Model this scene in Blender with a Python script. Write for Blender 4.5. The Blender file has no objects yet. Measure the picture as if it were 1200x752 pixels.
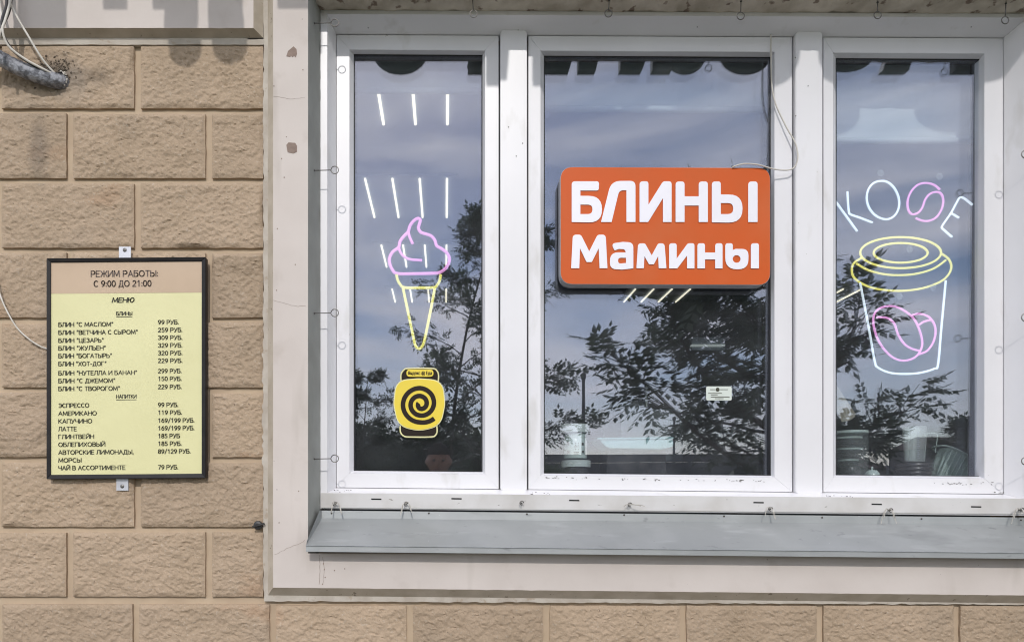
import bpy, bmesh, math, random
from mathutils import Vector, Matrix, noise
random.seed(7)
R = math.radians
scene = bpy.context.scene
COL = bpy.context.collection

# ------------------------------------------------------------------ camera, world, sun, exposure
CX, CY, F, CAMY, CAMZ = 521.0, 590.0, 867.0, -2.1, 1.5
cam_d = bpy.data.cameras.new('camera'); cam = bpy.data.objects.new('camera', cam_d); COL.objects.link(cam)
cam.location = (0, CAMY, CAMZ); cam.rotation_euler = (R(90), 0, 0)
cam_d.sensor_width = 36; cam_d.lens = 36*F/1200
cam_d.shift_x = (600-CX)/1200; cam_d.shift_y = (CY-376)/1200
cam_d.clip_start = .01; cam_d.clip_end = 2000
scene.camera = cam
scene.view_settings.view_transform = 'Standard'; scene.view_settings.look = 'None'
scene.view_settings.exposure = -0.18; scene.view_settings.gamma = 1
SUN_EL, SUN_AZ, SUN_STR, SKY_STR = 33.0, 3.0, 2.0, 0.15
sd = bpy.data.lights.new('sun', 'SUN'); sd.energy = SUN_STR; sd.angle = R(.9); sd.color = (1, .96, .92)
sun = bpy.data.objects.new('sun', sd); COL.objects.link(sun)
tosun = Vector((-math.sin(R(SUN_AZ))*math.cos(R(SUN_EL)), -math.cos(R(SUN_AZ))*math.cos(R(SUN_EL)), math.sin(R(SUN_EL))))
sun.rotation_euler = tosun.to_track_quat('Z', 'Y').to_euler()
w = bpy.data.worlds.new("World"); scene.world = w; w.use_nodes = True
nt = w.node_tree; nt.nodes.clear()
def nd(t, typ, **k):
    n = t.nodes.new(typ)
    for a, b in k.items(): setattr(n, a, b)
    return n
out = nd(nt, 'ShaderNodeOutputWorld'); bg = nd(nt, 'ShaderNodeBackground'); bg.inputs[1].default_value = SKY_STR
sky = nd(nt, 'ShaderNodeTexSky'); sky.sky_type = 'NISHITA'; sky.sun_disc = False
sky.sun_elevation = R(SUN_EL); sky.sun_rotation = R(180+SUN_AZ); sky.air_density = 1.0; sky.dust_density = .25; sky.ozone_density = 2.0
tc = nd(nt, 'ShaderNodeTexCoord'); mp = nd(nt, 'ShaderNodeMapping'); mp.inputs['Scale'].default_value = (1.5, 1.5, 6.0); mp.inputs['Location'].default_value = (3.1, 1.7, .4)
nz = nd(nt, 'ShaderNodeTexNoise'); nz.inputs['Scale'].default_value = 2.1; nz.inputs['Detail'].default_value = 7; nz.inputs['Roughness'].default_value = .52; nz.inputs['Distortion'].default_value = .5
rp = nd(nt, 'ShaderNodeValToRGB'); rp.color_ramp.elements[0].position = .36; rp.color_ramp.elements[1].position = .70
mx = nd(nt, 'ShaderNodeMix'); mx.data_type = 'RGBA'; mx.inputs[7].default_value = (15.9, 15.1, 14.9, 1)
base = nd(nt, 'ShaderNodeMix'); base.data_type = 'RGBA'; base.blend_type = 'MULTIPLY'; base.inputs[0].default_value = 1; base.inputs[7].default_value = (1.38, 1.25, 1.20, 1)
nt.links.new(tc.outputs['Generated'], mp.inputs[0]); nt.links.new(mp.outputs[0], nz.inputs[0]); nt.links.new(nz.outputs[0], rp.inputs[0])
nt.links.new(sky.outputs[0], base.inputs[6]); nt.links.new(rp.outputs[0], mx.inputs[0]); nt.links.new(base.outputs[2], mx.inputs[6])
nt.links.new(mx.outputs[2], bg.inputs[0]); nt.links.new(bg.outputs[0], out.inputs[0])
scene.cycles.max_bounces = 12; scene.cycles.transparent_max_bounces = 24; scene.cycles.glossy_bounces = 6
scene.cycles.use_denoising = True
scene.cycles.denoising_prefilter = 'ACCURATE'; scene.cycles.filter_width = 1.1

# ------------------------------------------------------------------ coordinates: facade plane y=0, street towards -y
def P(px, py, y=0.0):
    d = y-CAMY
    return Vector(((px-CX)/F*d, y, CAMZ+(CY-py)/F*d))
def SK(px, py): return (px-400)/800*(4+py/600*4)          # the window's courses run very slightly downhill to the right
def W(px, py, y=0.0): return P(px, py+SK(px, py), y)

# ------------------------------------------------------------------ objects
WL = {}
def tag(o, label=None, cat=None, group=None, kind=None):
    if label: o['label'] = label
    if cat: o['category'] = cat
    if group: o['group'] = group
    if kind: o['kind'] = kind
    return o
def thing(name, loc, label, cat, group=None):
    o = bpy.data.objects.new(name, None); o.empty_display_size = .1; COL.objects.link(o); o.location = loc
    WL[o] = Vector(loc); return tag(o, label, cat, group)
def link(name, me, parent=None, smooth=False):
    o = bpy.data.objects.new(name, me); COL.objects.link(o)
    if smooth:
        for p in me.polygons: p.use_smooth = True
    if parent:
        o.parent = parent; WL[o] = WL[parent]
        if parent.type != 'EMPTY' or True:
            me.transform(Matrix.Translation(-WL[parent]))
    else: WL[o] = Vector((0, 0, 0))
    return o
class MB:
    def __init__(s): s.v = []; s.f = []; s.sm = []
    def add(s, vs, fs):
        n = len(s.v); s.v += [tuple(v) for v in vs]; s.f += [tuple(i+n for i in f) for f in fs]
        return s
    def prism(s, q, y1):                       # q: front polygon (3D, facing -y), back = same x,z at depth y1
        n = len(q); vs = [Vector(a) for a in q]+[Vector((a[0], y1, a[2])) for a in q]
        fs = [tuple(range(n)), tuple(range(2*n-1, n-1, -1))]+[(i, i+n, (i+1) % n+n, (i+1) % n) for i in range(n)]
        return s.add(vs, fs)
    def box(s, a, b):
        x0, y0, z0 = a; x1, y1, z1 = b
        return s.prism([(x0, y0, z0), (x1, y0, z0), (x1, y0, z1), (x0, y0, z1)], y1)
    def tube(s, pts, r, n=8, closed=False, cap=True):
        pts = [Vector(p) for p in pts]; m = len(pts); rr = r if isinstance(r, (list, tuple)) else [r]*m
        up = None; base = len(s.v)
        for i, p in enumerate(pts):
            if closed: t = pts[(i+1) % m]-pts[i-1]
            else: t = pts[min(i+1, m-1)]-pts[max(i-1, 0)]
            t = t.normalized() if t.length > 1e-9 else Vector((0, 0, 1))
            if up is None:
                up = Vector((0, 0, 1)) if abs(t.z) < .9 else Vector((1, 0, 0))
            a = up-t*up.dot(t)
            if a.length < 1e-4: a = Vector((0, 1, 0))-t*t.y
            a.normalize(); up = a; b = t.cross(a)
            for k in range(n):
                an = 2*math.pi*k/n; s.v.append(tuple(p+(a*math.cos(an)+b*math.sin(an))*rr[i]))
        for i in range(m if closed else m-1):
            j = (i+1) % m
            for k in range(n): s.f.append((base+i*n+k, base+i*n+(k+1) % n, base+j*n+(k+1) % n, base+j*n+k))
        if not closed and cap:
            s.f.append(tuple(base+k for k in range(n-1, -1, -1))); s.f.append(tuple(base+(m-1)*n+k for k in range(n)))
        return s
    def lathe(s, prof, c, n=28, axis=None):    # prof: (radius, height)
        c = Vector(c); M = axis or Matrix.Identity(3); base = len(s.v)
        for r, h in prof:
            for k in range(n):
                an = 2*math.pi*k/n; s.v.append(tuple(c+M @ Vector((r*math.cos(an), r*math.sin(an), h))))
        for i in range(len(prof)-1):
            for k in range(n): s.f.append((base+i*n+k, base+i*n+(k+1) % n, base+(i+1)*n+(k+1) % n, base+(i+1)*n+k))
        s.f.append(tuple(base+k for k in range(n-1, -1, -1))); s.f.append(tuple(base+(len(prof)-1)*n+k for k in range(n)))
        return s
    def mesh(s, name, mat, bevel=0, fix=True):
        me = bpy.data.meshes.new(name); me.from_pydata(s.v, [], s.f)
        if fix or bevel:
            bm = bmesh.new(); bm.from_mesh(me)
            if fix: bmesh.ops.recalc_face_normals(bm, faces=bm.faces)
            if bevel: bmesh.ops.bevel(bm, geom=[e for e in bm.edges if e.is_manifold and e.calc_face_angle(0) > .35], offset=bevel, segments=2, affect='EDGES')
            bm.to_mesh(me); bm.free()
        me.materials.append(mat); me.update(); return me
    def obj(s, name, mat, parent=None, smooth=False, bevel=0, fix=True):
        return link(name, s.mesh(name, mat, bevel, fix), parent, smooth)
def auto_smooth(o, ang=40):
    me = o.data
    for p in me.polygons: p.use_smooth = True
    try: me.set_sharp_from_angle(angle=R(ang))
    except Exception: pass
    return o
def crom(pts, k=6, closed=False):
    pts = [Vector(p) for p in pts]; n = len(pts); res = []
    rng = n if closed else n-1
    for i in range(rng):
        if closed: a, b, c, d = pts[i-1], pts[i], pts[(i+1) % n], pts[(i+2) % n]
        else: a, b, c, d = pts[max(i-1, 0)], pts[i], pts[i+1], pts[min(i+2, n-1)]
        for j in range(k):
            t = j/k; res.append(.5*((2*b)+(c-a)*t+(2*a-5*b+4*c-d)*t*t+(3*b-a-3*c+d)*t**3))
    if not closed: res.append(pts[-1])
    return res
def fillet(pts, seg=6):
    n = len(pts); res = []
    for i in range(n):
        p = Vector(pts[i][:2]); r = pts[i][2] if len(pts[i]) > 2 else 0
        a = Vector(pts[i-1][:2]); b = Vector(pts[(i+1) % n][:2])
        if r <= 0: res.append(p); continue
        u = (a-p); v = (b-p); lu, lv = u.length, v.length; u.normalize(); v.normalize()
        ang = u.angle(v)
        t = min(r/math.tan(ang/2), lu*.499 if len(pts[i-1]) > 2 and pts[i-1][2] > 0 else lu*.98, lv*.499 if len(pts[(i+1) % n]) > 2 and pts[(i+1) % n][2] > 0 else lv*.98)
        for k in range(seg+1):
            s_ = k/seg; q = (p+u*t)*(1-s_)**2+p*2*s_*(1-s_)+(p+v*t)*s_*s_
            q = p+(q-p)*1.0; res.append(q)
    return res
def fill_mesh(name, loops, mapf, ext, mat):
    """filled outlines (holes by even-odd) given in picture units, mapf(u, v, depth) -> world"""
    cu = bpy.data.curves.new('tmp', 'CURVE'); cu.dimensions = '2D'; cu.fill_mode = 'BOTH'; cu.extrude = ext/2 if ext else 0
    for lp in loops:
        sp = cu.splines.new('POLY'); sp.points.add(len(lp)-1); sp.use_cyclic_u = True
        for k, q in enumerate(lp): sp.points[k].co = (q[0]*.01, -q[1]*.01, 0, 1)
    ob = bpy.data.objects.new('tmp', cu); COL.objects.link(ob)
    dg = bpy.context.evaluated_depsgraph_get(); me = bpy.data.meshes.new_from_object(ob.evaluated_get(dg))
    bpy.data.objects.remove(ob); bpy.data.curves.remove(cu)
    for v in me.vertices: v.co = mapf(v.co.x*100, -v.co.y*100, v.co.z)
    me.name = name; me.materials.clear(); me.materials.append(mat); me.update(); return me
def text_mb(mb, s, xl, xr, yb, cap, depth, mapf=P, bold=0, ital=0):
    cu = bpy.data.curves.new('tmp', 'FONT'); cu.body = s; cu.size = 1; cu.resolution_u = 3
    ob = bpy.data.objects.new('tmp', cu); COL.objects.link(ob)
    dg = bpy.context.evaluated_depsgraph_get(); me = bpy.data.meshes.new_from_object(ob.evaluated_get(dg))
    bpy.data.objects.remove(ob); bpy.data.curves.remove(cu)
    xs = [v.co.x for v in me.vertices]; x0, x1 = min(xs), max(xs)
    sx = (xr-xl-bold)/(x1-x0); sy = cap/.70
    for k in range(3 if bold else 1):
        vs = [mapf(xl+bold*k/2+(v.co.x-x0)*sx+ital*(v.co.y*sy), yb-v.co.y*sy, depth-.00012*k) for v in me.vertices]
        mb.add(vs, [tuple(p.vertices) for p in me.polygons])
    bpy.data.meshes.remove(me)

# ------------------------------------------------------------------ materials
def mat(name, c1, c2=None, scale=8, rough=.6, bump=0, bscale=60, metal=0, spec=.5, ramp=(.35, .65), detail=5, emit=None, estr=0, bdist=.002, coat=0):
    m = bpy.data.materials.new(name); m.use_nodes = True; t = m.node_tree; b = t.nodes['Principled BSDF']
    c2 = c2 or tuple(x*.88 for x in c1)
    co = nd(t, 'ShaderNodeTexCoord'); n = nd(t, 'ShaderNodeTexNoise'); n.inputs['Scale'].default_value = scale; n.inputs['Detail'].default_value = detail
    r = nd(t, 'ShaderNodeValToRGB'); r.color_ramp.elements[0].position, r.color_ramp.elements[1].position = ramp
    r.color_ramp.elements[0].color = (*c1, 1); r.color_ramp.elements[1].color = (*c2, 1)
    t.links.new(co.outputs['Object'], n.inputs[0]); t.links.new(n.outputs[0], r.inputs[0]); t.links.new(r.outputs[0], b.inputs['Base Color'])
    b.inputs['Roughness'].default_value = rough; b.inputs['Metallic'].default_value = metal; b.inputs['Specular IOR Level'].default_value = spec
    if coat: b.inputs['Coat Weight'].default_value = coat
    if bump:
        n2 = nd(t, 'ShaderNodeTexNoise'); n2.inputs['Scale'].default_value = bscale; n2.inputs['Detail'].default_value = 6; n2.inputs['Roughness'].default_value = .6
        bp = nd(t, 'ShaderNodeBump'); bp.inputs['Strength'].default_value = bump; bp.inputs['Distance'].default_value = bdist
        t.links.new(co.outputs['Object'], n2.inputs[0]); t.links.new(n2.outputs[0], bp.inputs['Height']); t.links.new(bp.outputs[0], b.inputs['Normal'])
    if emit:
        b.inputs['Emission Color'].default_value = (*emit, 1); b.inputs['Emission Strength'].default_value = estr
    return m
def speckle(m, col, scale, thr, amount=1.0, soft=.02, stretch=(1, 1, 1)):
    """small flecks of dirt or bare material mixed over the base colour"""
    t = m.node_tree; b = t.nodes['Principled BSDF']; src = b.inputs['Base Color'].links[0].from_socket
    co = nd(t, 'ShaderNodeTexCoord'); mpn = nd(t, 'ShaderNodeMapping'); mpn.inputs['Scale'].default_value = stretch
    n = nd(t, 'ShaderNodeTexNoise'); n.inputs['Scale'].default_value = scale; n.inputs['Detail'].default_value = 4
    r = nd(t, 'ShaderNodeValToRGB'); r.color_ramp.elements[0].position = thr; r.color_ramp.elements[1].position = thr+soft
    r.color_ramp.elements[1].color = (amount,)*3+(1,)
    x = nd(t, 'ShaderNodeMix'); x.data_type = 'RGBA'; x.inputs[7].default_value = (*col, 1)
    t.links.new(co.outputs['Object'], mpn.inputs[0]); t.links.new(mpn.outputs[0], n.inputs[0]); t.links.new(n.outputs[0], r.inputs[0])
    t.links.new(r.outputs[0], x.inputs[0]); t.links.new(src, x.inputs[6]); t.links.new(x.outputs[2], b.inputs['Base Color'])
    return m
def c8(r, g, b): return tuple(((x/255)/12.92 if x/255 < .04 else (((x/255)+.055)/1.055)**2.4) for x in (r, g, b))
def vmul(c, k): return tuple(x*k for x in c)
M = {}
STONE = (.45, .342, .242)
M['stone'] = mat('stone', STONE, (.385, .29, .198), 5, .9, .7, 110, ramp=(.35, .7), bdist=.006)
speckle(M['stone'], (.12, .085, .06), 95, .70, .75, .05)
speckle(M['stone'], (.40, .24, .14), 4.5, .63, .5, .12, (1, 1, 1.8))
def stain(m, px, py, rx, ry, col, amt, nsc=18, y=.03):
    t = m.node_tree; b = t.nodes['Principled BSDF']; src = b.inputs['Base Color'].links[0].from_socket
    c = P(px, py, y); co = nd(t, 'ShaderNodeTexCoord'); mpn = nd(t, 'ShaderNodeMapping')
    sx, sz = 412/rx, 412/ry; mpn.inputs['Scale'].default_value = (sx, 0, sz); mpn.inputs['Location'].default_value = (-c.x*sx, 0, -c.z*sz)
    ln = nd(t, 'ShaderNodeVectorMath', operation='LENGTH'); n = nd(t, 'ShaderNodeTexNoise'); n.inputs['Scale'].default_value = nsc; n.inputs['Detail'].default_value = 6
    ad = nd(t, 'ShaderNodeMath', operation='MULTIPLY_ADD'); ad.inputs[1].default_value = 1.6; r = nd(t, 'ShaderNodeMapRange')
    r.inputs[1].default_value = 1.1; r.inputs[2].default_value = 2.0; r.inputs[3].default_value = amt; r.inputs[4].default_value = 0
    x = nd(t, 'ShaderNodeMix'); x.data_type = 'RGBA'; x.inputs[7].default_value = (*col, 1)
    t.links.new(co.outputs['Object'], mpn.inputs[0]); t.links.new(co.outputs['Object'], n.inputs[0]); t.links.new(mpn.outputs[0], ln.inputs[0])
    t.links.new(n.outputs[0], ad.inputs[0]); t.links.new(ln.outputs['Value'], ad.inputs[2]); t.links.new(ad.outputs[0], r.inputs[0])
    t.links.new(r.outputs[0], x.inputs[0]); t.links.new(src, x.inputs[6]); t.links.new(x.outputs[2], b.inputs['Base Color'])
def tone(m, lo, hi):
    """each block a little lighter or darker than the next"""
    t = m.node_tree; b = t.nodes['Principled BSDF']; src = b.inputs['Base Color'].links[0].from_socket
    oi = nd(t, 'ShaderNodeObjectInfo'); r = nd(t, 'ShaderNodeMapRange'); r.inputs[3].default_value = lo; r.inputs[4].default_value = hi
    h = nd(t, 'ShaderNodeHueSaturation'); t.links.new(oi.outputs['Random'], r.inputs[0]); t.links.new(r.outputs[0], h.inputs['Value'])
    t.links.new(src, h.inputs['Color']); t.links.new(h.outputs[0], b.inputs['Base Color'])
speckle(M['stone'], (.50, .42, .33), 140, .60, .6, .08)
speckle(M['stone'], (.20, .15, .11), 260, .66, .3, .08)
stain(M['stone'], 66, 88, 30, 22, (.13, .11, .09), .9, 22)
stain(M['stone'], 84, 98, 26, 26, (.30, .25, .20), .6, 30)
stain(M['stone'], 112, 92, 26, 12, (.20, .16, .12), .45, 14)
stain(M['stone'], 46, 168, 12, 38, (.20, .165, .13), .55, 9)
stain(M['stone'], 18, 100, 26, 14, (.17, .14, .11), .4, 16)
speckle(M['stone'], (.30, .245, .19), 3.2, .58, .4, .14)
tone(M['stone'], .91, 1.07)
M['joint'] = mat('joint', (.53, .415, .29), (.47, .36, .25), 14, .85, .2, 90)
M['plaster'] = mat('painted plaster', (.63, .572, .53), (.575, .517, .475), 5, .75, .18, 60)
speckle(M['plaster'], (.16, .12, .10), 75, .735, .8, .02)
speckle(M['plaster'], (.45, .39, .34), 9, .60, .4, .12)
speckle(M['plaster'], (.42, .37, .32), 3.5, .60, .4, .1, (2.5, 1, .5))
M['ledge'] = mat('old ledge paint', (.52, .475, .41), (.42, .37, .31), 22, .8, .35, 70)
speckle(M['ledge'], (.36, .28, .20), 38, .62, .6, .05)
M['chamfer'] = mat('dirty cream chamfer', (.50, .44, .36), (.40, .345, .27), 16, .85, .3, 70); speckle(M['chamfer'], (.15, .12, .09), 60, .68, .7, .03)
M['chip'] = mat('bare plaster', (.30, .23, .19), (.24, .18, .15), 60, .95, .5, 200)
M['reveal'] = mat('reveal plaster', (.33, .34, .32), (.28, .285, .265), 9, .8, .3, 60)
M['soffit'] = mat('rough soffit', (.64, .58, .48), (.42, .37, .29), 14, .9, .6, 30, bdist=.006)
speckle(M['soffit'], (.14, .09, .06), 26, .62, .8, .05)
M['pvc'] = mat('white pvc', (.785, .78, .80), (.74, .735, .75), 3, .33, .03, 40)
speckle(M['pvc'], (.30, .28, .25), 60, .765, .7, .01)
M['pvc_dirty'] = mat('weathered pvc', (.62, .61, .60), (.50, .48, .45), 7, .45, .06, 40, ramp=(.45, .75))
speckle(M['pvc_dirty'], (.2, .18, .15), 70, .72, .8, .02, (.5, 1, 1.6))
speckle(M['pvc'], (.48, .46, .41), 13, .60, .4, .14, (1, 1, .35))
M['seal'] = mat('rubber seal', (.02, .02, .022), None, 10, .6)
M['zinc'] = mat('galvanised sheet', (.375, .39, .39), (.31, .325, .325), 7, .42, .05, 30, metal=.35, ramp=(.4, .7))
speckle(M['zinc'], (.72, .74, .75), 85, .76, .8, .01)
speckle(M['zinc'], (.50, .52, .52), 22, .58, .5, .15, (.3, 1, 1))
speckle(M['zinc'], (.17, .18, .18), 48, .66, .5, .08, (.5, 1, 1))
speckle(M['zinc'], (.50, .51, .51), 7, .57, .22, .15)
speckle(M['zinc'], (.24, .25, .25), 11, .62, .45, .08, (.35, 1, 1))
M['zinc_edge'] = mat('worn sheet edge', (.48, .50, .52), (.36, .38, .39), 30, .35, 0, metal=.5)
M['steel'] = mat('zinc plated wire', (.24, .23, .215), (.12, .115, .11), 60, .4, metal=.6)
M['rust'] = mat('dull screw head', (.12, .11, .10), (.07, .06, .05), 90, .6, metal=.5)
M['black'] = mat('black plastic', (.018, .018, .02), (.03, .03, .03), 30, .45)
M['hole'] = mat('dark opening', (.012, .012, .012), None, 10, .9)
M['twine'] = mat('frayed twine', (.55, .53, .48), (.35, .33, .29), 80, .9)
M['cable_white'] = mat('white cable', (.66, .63, .57), (.55, .52, .46), 20, .5)
M['cable_black'] = mat('black cable', (.025, .025, .028), None, 20, .4)
M['foil'] = mat('silver cable sleeve', (.34, .35, .38), (.13, .135, .15), 60, .5, .9, 90, metal=.35, ramp=(.42, .58), bdist=.008)
M['orange'] = mat('orange vinyl', (.62, .10, .014), (.56, .11, .022), 4, .45, spec=.2)
speckle(M['orange'], (.60, .17, .07), 5, .52, .35, .3); speckle(M['orange'], (.62, .30, .18), 120, .74, .5, .02)
M['letter'] = mat('white acrylic', (.85, .84, .90), (.82, .81, .87), 6, .4)
M['box_side'] = mat('grey box side', (.42, .41, .42), (.36, .35, .36), 10, .4)
M['frame_black'] = mat('black frame', (.014, .013, .014), (.022, .02, .02), 20, .5, spec=.25)
M['poster'] = mat('yellow poster', (.74, .71, .39), (.68, .65, .35), 3.5, .32, .25, 7, ramp=(.3, .7), bdist=.01)
M['poster_head'] = mat('beige poster head', (.56, .42, .29), (.50, .37, .25), 5, .35, .1, 8, bdist=.01)
M['poster_line'] = mat('poster strip', (.66, .62, .30), None, 5, .4)
M['ink'] = mat('dark print', (.05, .05, .03), None, 5, .6)
M['ink_soft'] = mat('brown print', (.125, .09, .075), None, 5, .6)
M['bracket'] = mat('bracket metal', (.62, .63, .66), (.5, .5, .53), 30, .4, metal=.4)
M['yellow'] = mat('yellow plate', (.82, .64, .05), (.78, .60, .04), 5, .4)
M['yellow_pale'] = mat('pale yellow edge', (.84, .80, .42), None, 5, .4)
M['brown'] = mat('dark brown print', (.022, .014, .010), None, 5, .6, spec=.2)
def glow(name, c, s): return mat(name, vmul(c, .7), None, 5, .4, emit=c, estr=s)
M['neon_pink'] = glow('pink neon tube', (.92, .36, .78), .85)
M['neon_yellow'] = glow('yellow neon tube', (.98, .90, .18), .85)
M['neon_white'] = glow('white neon tube', (.82, .93, 1.0), .95)
M['tube'] = glow('lit strip', (1, .92, .70), 1.5)
M['fixture'] = mat('fixture tray', (.5, .5, .45), None, 5, .5)
M['blind'] = mat('roller blind cloth', (.50, .56, .56), (.48, .54, .54), 3, .9)
M['room'] = mat('dim room wall', (.38, .42, .48), (.33, .37, .43), 2, .9)
M['room_floor'] = mat('dim room floor', (.36, .34, .33), (.28, .27, .26), 2, .7)
M['tub'] = mat('white tub plastic', (.70, .78, .74), (.64, .72, .68), 10, .45)
M['label'] = mat('tub label', (.62, .66, .62), (.56, .6, .56), 30, .6)
M['dark_plastic'] = mat('dark container', (.03, .03, .035), (.06, .055, .055), 30, .3)
M['teal'] = mat('pale teal plastic', (.36, .58, .60), (.42, .64, .65), 12, .35)
M['clam'] = mat('clear ribbed plastic', (.60, .72, .67), (.68, .80, .75), 20, .2, spec=.8)
M['cardboard'] = mat('ribbed cardboard', (.62, .59, .50), (.45, .42, .36), 20, .8)
M['sticker'] = mat('pale sticker', (.60, .66, .60), (.56, .62, .56), 20, .5)
M['skin'] = mat('skin', (.42, .25, .18), (.38, .22, .16), 10, .55)
M['hair'] = mat('dark hair', (.02, .015, .012), (.03, .02, .015), 60, .85, .5, 90, spec=.15)
M['jacket'] = mat('dark jacket', (.03, .03, .04), (.02, .02, .03), 20, .8)
M['jeans'] = mat('jeans', (.03, .05, .09), (.02, .04, .07), 30, .9)
M['bark'] = mat('bark', (.09, .07, .05), (.05, .04, .03), 20, .9, .5, 40)
M['leaf'] = mat('leaf', (.05, .08, .045), (.08, .115, .06), 3, .6)
M['hedge'] = mat('hedge leaf', (.06, .085, .045), (.08, .11, .05), 3, .7)
M['grass'] = mat('grass', (.05, .08, .03), (.08, .10, .04), 2, .9, .4, 20)
M['paving'] = mat('paving', (.22, .21, .20), (.17, .165, .16), 3, .9, .2, 30)
M['asphalt'] = mat('asphalt', (.05, .05, .052), (.065, .065, .065), 6, .9, .2, 60)
M['far_wall'] = mat('far wall', (.26, .24, .23), (.20, .19, .19), .1, .9)
M['far_roof'] = mat('far roof', (.12, .08, .07), (.09, .07, .06), .2, .9)
M['far_glass'] = mat('far window', (.04, .05, .06), None, 1, .2)
M['hill'] = mat('far wooded hill', (.08, .10, .10), (.11, .12, .12), .03, 1)
M['fence'] = mat('grey fence', (.13, .13, .14), (.09, .09, .10), 3, .7)
M['lamp_metal'] = mat('lamp post metal', (.10, .10, .11), None, 5, .5, metal=.4)
for k_ in ('leaf', 'hedge'):
    t = M[k_].node_tree; b = t.nodes['Principled BSDF']; o = t.nodes['Material Output']; tl = nd(t, 'ShaderNodeBsdfTranslucent'); x = nd(t, 'ShaderNodeMixShader'); x.inputs[0].default_value = .3
    t.links.new(b.inputs['Base Color'].links[0].from_socket, tl.inputs[0]); t.links.new(b.outputs[0], x.inputs[1]); t.links.new(tl.outputs[0], x.inputs[2]); t.links.new(x.outputs[0], o.inputs[0])
# glass: a little mirror on each face, the rest passes straight through; very slightly uneven
g = bpy.data.materials.new('window glass'); g.use_nodes = True; t = g.node_tree; t.nodes.clear()
go = nd(t, 'ShaderNodeOutputMaterial'); gm = nd(t, 'ShaderNodeMixShader'); gt = nd(t, 'ShaderNodeBsdfTransparent'); gg = nd(t, 'ShaderNodeBsdfGlossy')
gt.inputs[0].default_value = (.975, .985, .99, 1); gg.inputs['Roughness'].default_value = 0; gg.inputs[0].default_value = (.82, .865, 1, 1)
lw = nd(t, 'ShaderNodeLayerWeight'); lw.inputs[0].default_value = .5
pw = nd(t, 'ShaderNodeMath', operation='POWER'); pw.inputs[1].default_value = 4
ml = nd(t, 'ShaderNodeMath', operation='MULTIPLY_ADD'); ml.inputs[1].default_value = .85; ml.inputs[2].default_value = .115
GLASS_BASE = ml
gn = nd(t, 'ShaderNodeTexNoise'); gn.inputs['Scale'].default_value = 3.0; gn.inputs['Detail'].default_value = 1
gb = nd(t, 'ShaderNodeBump'); gb.inputs['Strength'].default_value = .02; gb.inputs['Distance'].default_value = .004
gc = nd(t, 'ShaderNodeTexCoord')
t.links.new(gc.outputs['Object'], gn.inputs[0]); t.links.new(gn.outputs[0], gb.inputs['Height']); t.links.new(gb.outputs[0], gg.inputs['Normal'])
t.links.new(lw.outputs['Facing'], pw.inputs[0]); t.links.new(pw.outputs[0], ml.inputs[0]); t.links.new(ml.outputs[0], gm.inputs[0])
gd = nd(t, 'ShaderNodeBsdfDiffuse'); gd.inputs[0].default_value = (.75, .78, .82, 1); gdm = nd(t, 'ShaderNodeMixShader'); gdn = nd(t, 'ShaderNodeTexNoise'); gdn.inputs['Scale'].default_value = 9; gdn.inputs['Detail'].default_value = 8
gdr = nd(t, 'ShaderNodeMapRange'); gdr.inputs[1].default_value = .4; gdr.inputs[2].default_value = .75; gdr.inputs[3].default_value = .008; gdr.inputs[4].default_value = .022
t.links.new(gc.outputs['Object'], gdn.inputs[0]); t.links.new(gdn.outputs[0], gdr.inputs[0]); t.links.new(gdr.outputs[0], gdm.inputs[0]); t.links.new(gt.outputs[0], gdm.inputs[1]); t.links.new(gd.outputs[0], gdm.inputs[2])
t.links.new(gdm.outputs[0], gm.inputs[1]); t.links.new(gg.outputs[0], gm.inputs[2]); t.links.new(gm.outputs[0], go.inputs[0])
M['glass'] = g
g2_ = g.copy(); g2_.name = 'inner window glass'; M['glass_inner'] = g2_
for n_ in g2_.node_tree.nodes:
    if n_.type == 'MATH' and n_.operation == 'MULTIPLY_ADD': n_.inputs[2].default_value = .038
def clearplastic(name, col, fac):
    m = bpy.data.materials.new(name); m.use_nodes = True; t = m.node_tree; b = t.nodes['Principled BSDF']
    o = t.nodes['Material Output']; x = nd(t, 'ShaderNodeMixShader'); tr = nd(t, 'ShaderNodeBsdfTransparent'); x.inputs[0].default_value = fac
    b.inputs['Base Color'].default_value = (*col, 1); b.inputs['Roughness'].default_value = .12
    t.links.new(tr.outputs[0], x.inputs[1]); t.links.new(b.outputs[0], x.inputs[2]); t.links.new(x.outputs[0], o.inputs[0]); return m
M['clear'] = clearplastic('clear plastic', (.7, .76, .75), .4)
M['clear2'] = clearplastic('thin clear plastic', (.55, .62, .6), .18)
M['clamclear'] = clearplastic('cloudy clear plastic', (.66, .80, .74), .8)

# ------------------------------------------------------------------ THE FACADE
wall = thing('facade_wall', (0, 0, 0), 'beige rusticated block facade with pale painted plaster trim around the shop window', 'wall')
# body of the wall behind the blocks: slabs round the window opening
XL, XR = -6.0, 9.0
OX0, OX1 = P(361, 300).x, P(1250, 300).x         # opening at the facade plane
OZ1 = W(400, 12, .10).z; OZB = P(400, 640).z
J = .040
mb = MB()
mb.box((XL, J, 0), (OX0-.004, .30, 6)); mb.box((OX1+.004, J, 0), (XR, .30, 6))
mb.box((OX0-.004, J, 0), (OX1+.004, .098, P(0, 655).z)); mb.box((OX0-.004, .098, 0), (OX1+.004, .30, 1.5+(590-606)/867*2.3))
mb.box((OX0-.004, .0, OZ1+.02), (OX1+.004, .30, 6))
mb.obj('joint_wall', M['joint'], wall)
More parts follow.
